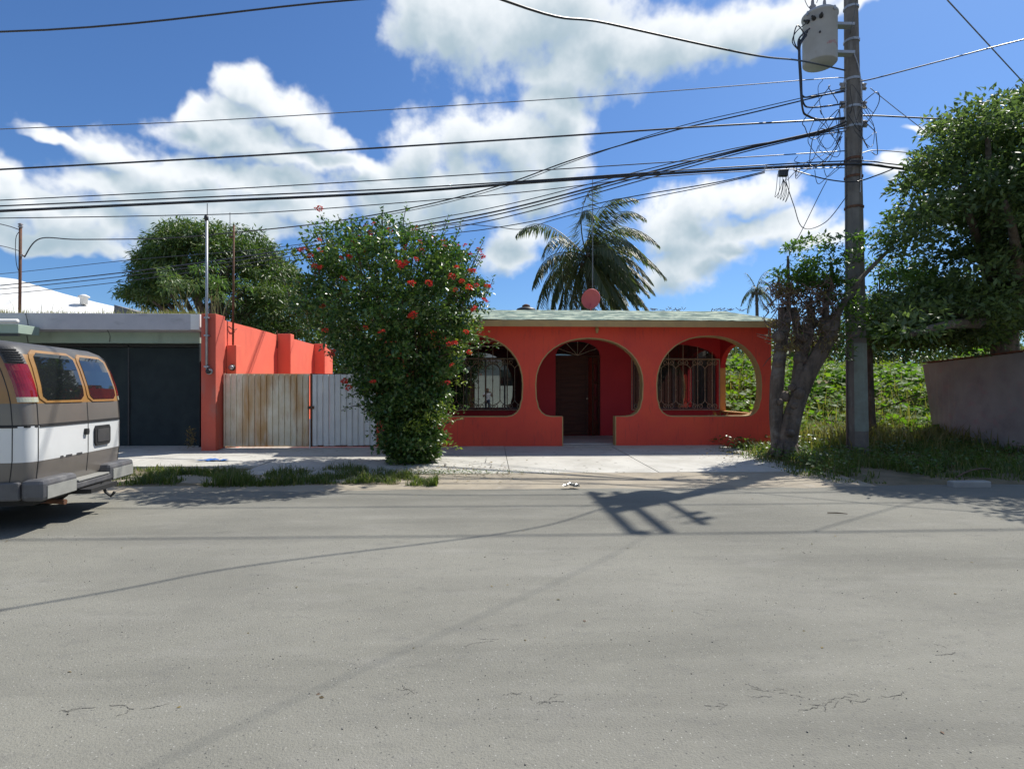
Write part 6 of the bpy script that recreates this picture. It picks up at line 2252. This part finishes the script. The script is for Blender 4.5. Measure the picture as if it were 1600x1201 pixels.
# a fallen branch on the creeper
s = MB()
for (a, b, c_, d_) in ((1370, 640, 1452, 620), (1400, 632, 1450, 612), (1420, 632, 1452, 640), (1300, 560, 1265, 555)):
    p, q_ = P(a, b, 15.2), P(c_, d_, 15.0)
    s.tube(bez(p, p.lerp(q_, .5) + Vector((0, 0, .1)), q_, 6), [.02, .018, .016, .013, .01, .006], 5)
tag(obj('fallen_branch', s, M['twig']), 'bare fallen branch lying on the creepers left of the grey wall', 'branch')
s = MB()
p, q_ = G(1495, 745, .1), G(1548, 733, .15)
s.tube(bez(p, p.lerp(q_, .5) + Vector((0, 0, .12)), q_, 6), [.015] * 6, 5)
c = G(1525, 758, .03)
tag(obj('fallen_stick', s, M['twig']), 'dry stick lying in the shaded weeds before the grey wall', 'branch')
s = MB()
s.box(c.x - .35, c.x + .25, c.y, c.y + .14, -.02, .09)
tag(obj('kerb_stone', s, M['greyconc'], bevel=.02), 'single worn kerb stone at the road edge before the grey wall', 'kerb stone')

# ------------------------------------------------------------------ the photographer, seen mirrored in the left window
person = thing('person', (-.13, -.42, 0), 'person in white shirt and dark jeans holding up a phone, mirrored in the left window', 'person')
V = {'pel': (-.13, -.42, .93), 'wa': (-.13, -.42, 1.08), 'ch': (-.13, -.41, 1.28), 'nk': (-.13, -.41, 1.43), 'hd': (-.12, -.38, 1.56), 'tp': (-.12, -.39, 1.68),
     'sl': (-.31, -.41, 1.36), 'el': (-.38, -.26, 1.16), 'wl': (-.19, -.12, 1.36), 'hl': (-.11, -.07, 1.42),
     'sr': (.05, -.41, 1.36), 'er': (.14, -.28, 1.16), 'wr': (.10, -.13, 1.36), 'hr': (.07, -.07, 1.42),
     'hipl': (-.22, -.42, .88), 'kl': (-.23, -.40, .5), 'al': (-.24, -.43, .1), 'tl': (-.25, -.28, .04),
     'hipr': (-.04, -.42, .88), 'kr': (-.03, -.40, .5), 'ar': (-.02, -.43, .1), 'tr': (-.01, -.28, .04)}
Rr_ = {'pel': .15, 'wa': .13, 'ch': .16, 'nk': .055, 'hd': .095, 'tp': .075, 'sl': .062, 'el': .042, 'wl': .030, 'hl': .035, 'sr': .062, 'er': .042, 'wr': .030, 'hr': .035,
       'hipl': .095, 'kl': .06, 'al': .042, 'tl': .04, 'hipr': .095, 'kr': .06, 'ar': .042, 'tr': .04}
E = [('pel', 'wa'), ('wa', 'ch'), ('ch', 'nk'), ('nk', 'hd'), ('hd', 'tp'), ('ch', 'sl'), ('sl', 'el'), ('el', 'wl'), ('wl', 'hl'), ('ch', 'sr'), ('sr', 'er'), ('er', 'wr'), ('wr', 'hr'),
     ('pel', 'hipl'), ('hipl', 'kl'), ('kl', 'al'), ('al', 'tl'), ('pel', 'hipr'), ('hipr', 'kr'), ('kr', 'ar'), ('ar', 'tr')]
names = list(V)
# fingers closing on the phone edges
for hh, sx_ in (('hl', 1), ('hr', -1)):
    for k in range(4):
        b0 = Vector(V[hh]) + Vector((0, .005, .03 - .02 * k))
        nm1, nm2 = f'{hh}f{k}', f'{hh}g{k}'
        V[nm1] = tuple(b0 + Vector((sx_ * .018, .035, 0))); V[nm2] = tuple(b0 + Vector((sx_ * .038, .040, 0)))
        Rr_[nm1] = .009; Rr_[nm2] = .008
        E += [(hh, nm1), (nm1, nm2)]
    V[hh + 't'] = tuple(Vector(V[hh]) + Vector((sx_ * .03, -.005, .02))); Rr_[hh + 't'] = .010
    E.append((hh, hh + 't'))
names = list(V)
me = bpy.data.meshes.new('body_skeleton')
me.from_pydata([V[k] for k in names], [(names.index(a), names.index(b)) for a, b in E], [])
tmp = bpy.data.objects.new('body_skeleton', me)
COL.objects.link(tmp)
sm = tmp.modifiers.new('skin', 'SKIN')
for i, k in enumerate(names):
    me.skin_vertices[0].data[i].radius = (Rr_[k], Rr_[k] * (.72 if k in ('pel', 'wa', 'ch') else 1))
me.skin_vertices[0].data[names.index('pel')].use_root = True
sub = tmp.modifiers.new('sub', 'SUBSURF')
sub.levels = 2
sub.render_levels = 2
bpy.context.view_layer.update()
dg = bpy.context.evaluated_depsgraph_get()
bm_ = bpy.data.meshes.new_from_object(tmp.evaluated_get(dg))
bpy.data.objects.remove(tmp)
bm_.name = 'body'
for m_ in ('skin', 'shirt', 'jeans', 'hair', 'black'):
    bm_.materials.append(M[m_])
for p in bm_.polygons:
    c = p.center
    p.use_smooth = True
    mi = 0
    if c.z < .1: mi = 4
    elif c.z < .95: mi = 2
    elif c.z < 1.45 and c.y < -.30 and not (c.z > 1.42 and abs(c.x + .13) < .06): mi = 1
    elif c.z > 1.62 or (c.z > 1.52 and c.y < -.42): mi = 3
    p.material_index = mi
link('body', bm_, person)
ph = obj('phone', MB().box(-.085, .065, -.045, -.037, 1.385, 1.46), M['black'], bevel=.003)
tag(ph, 'black phone held up in both hands by the mirrored person', 'phone')
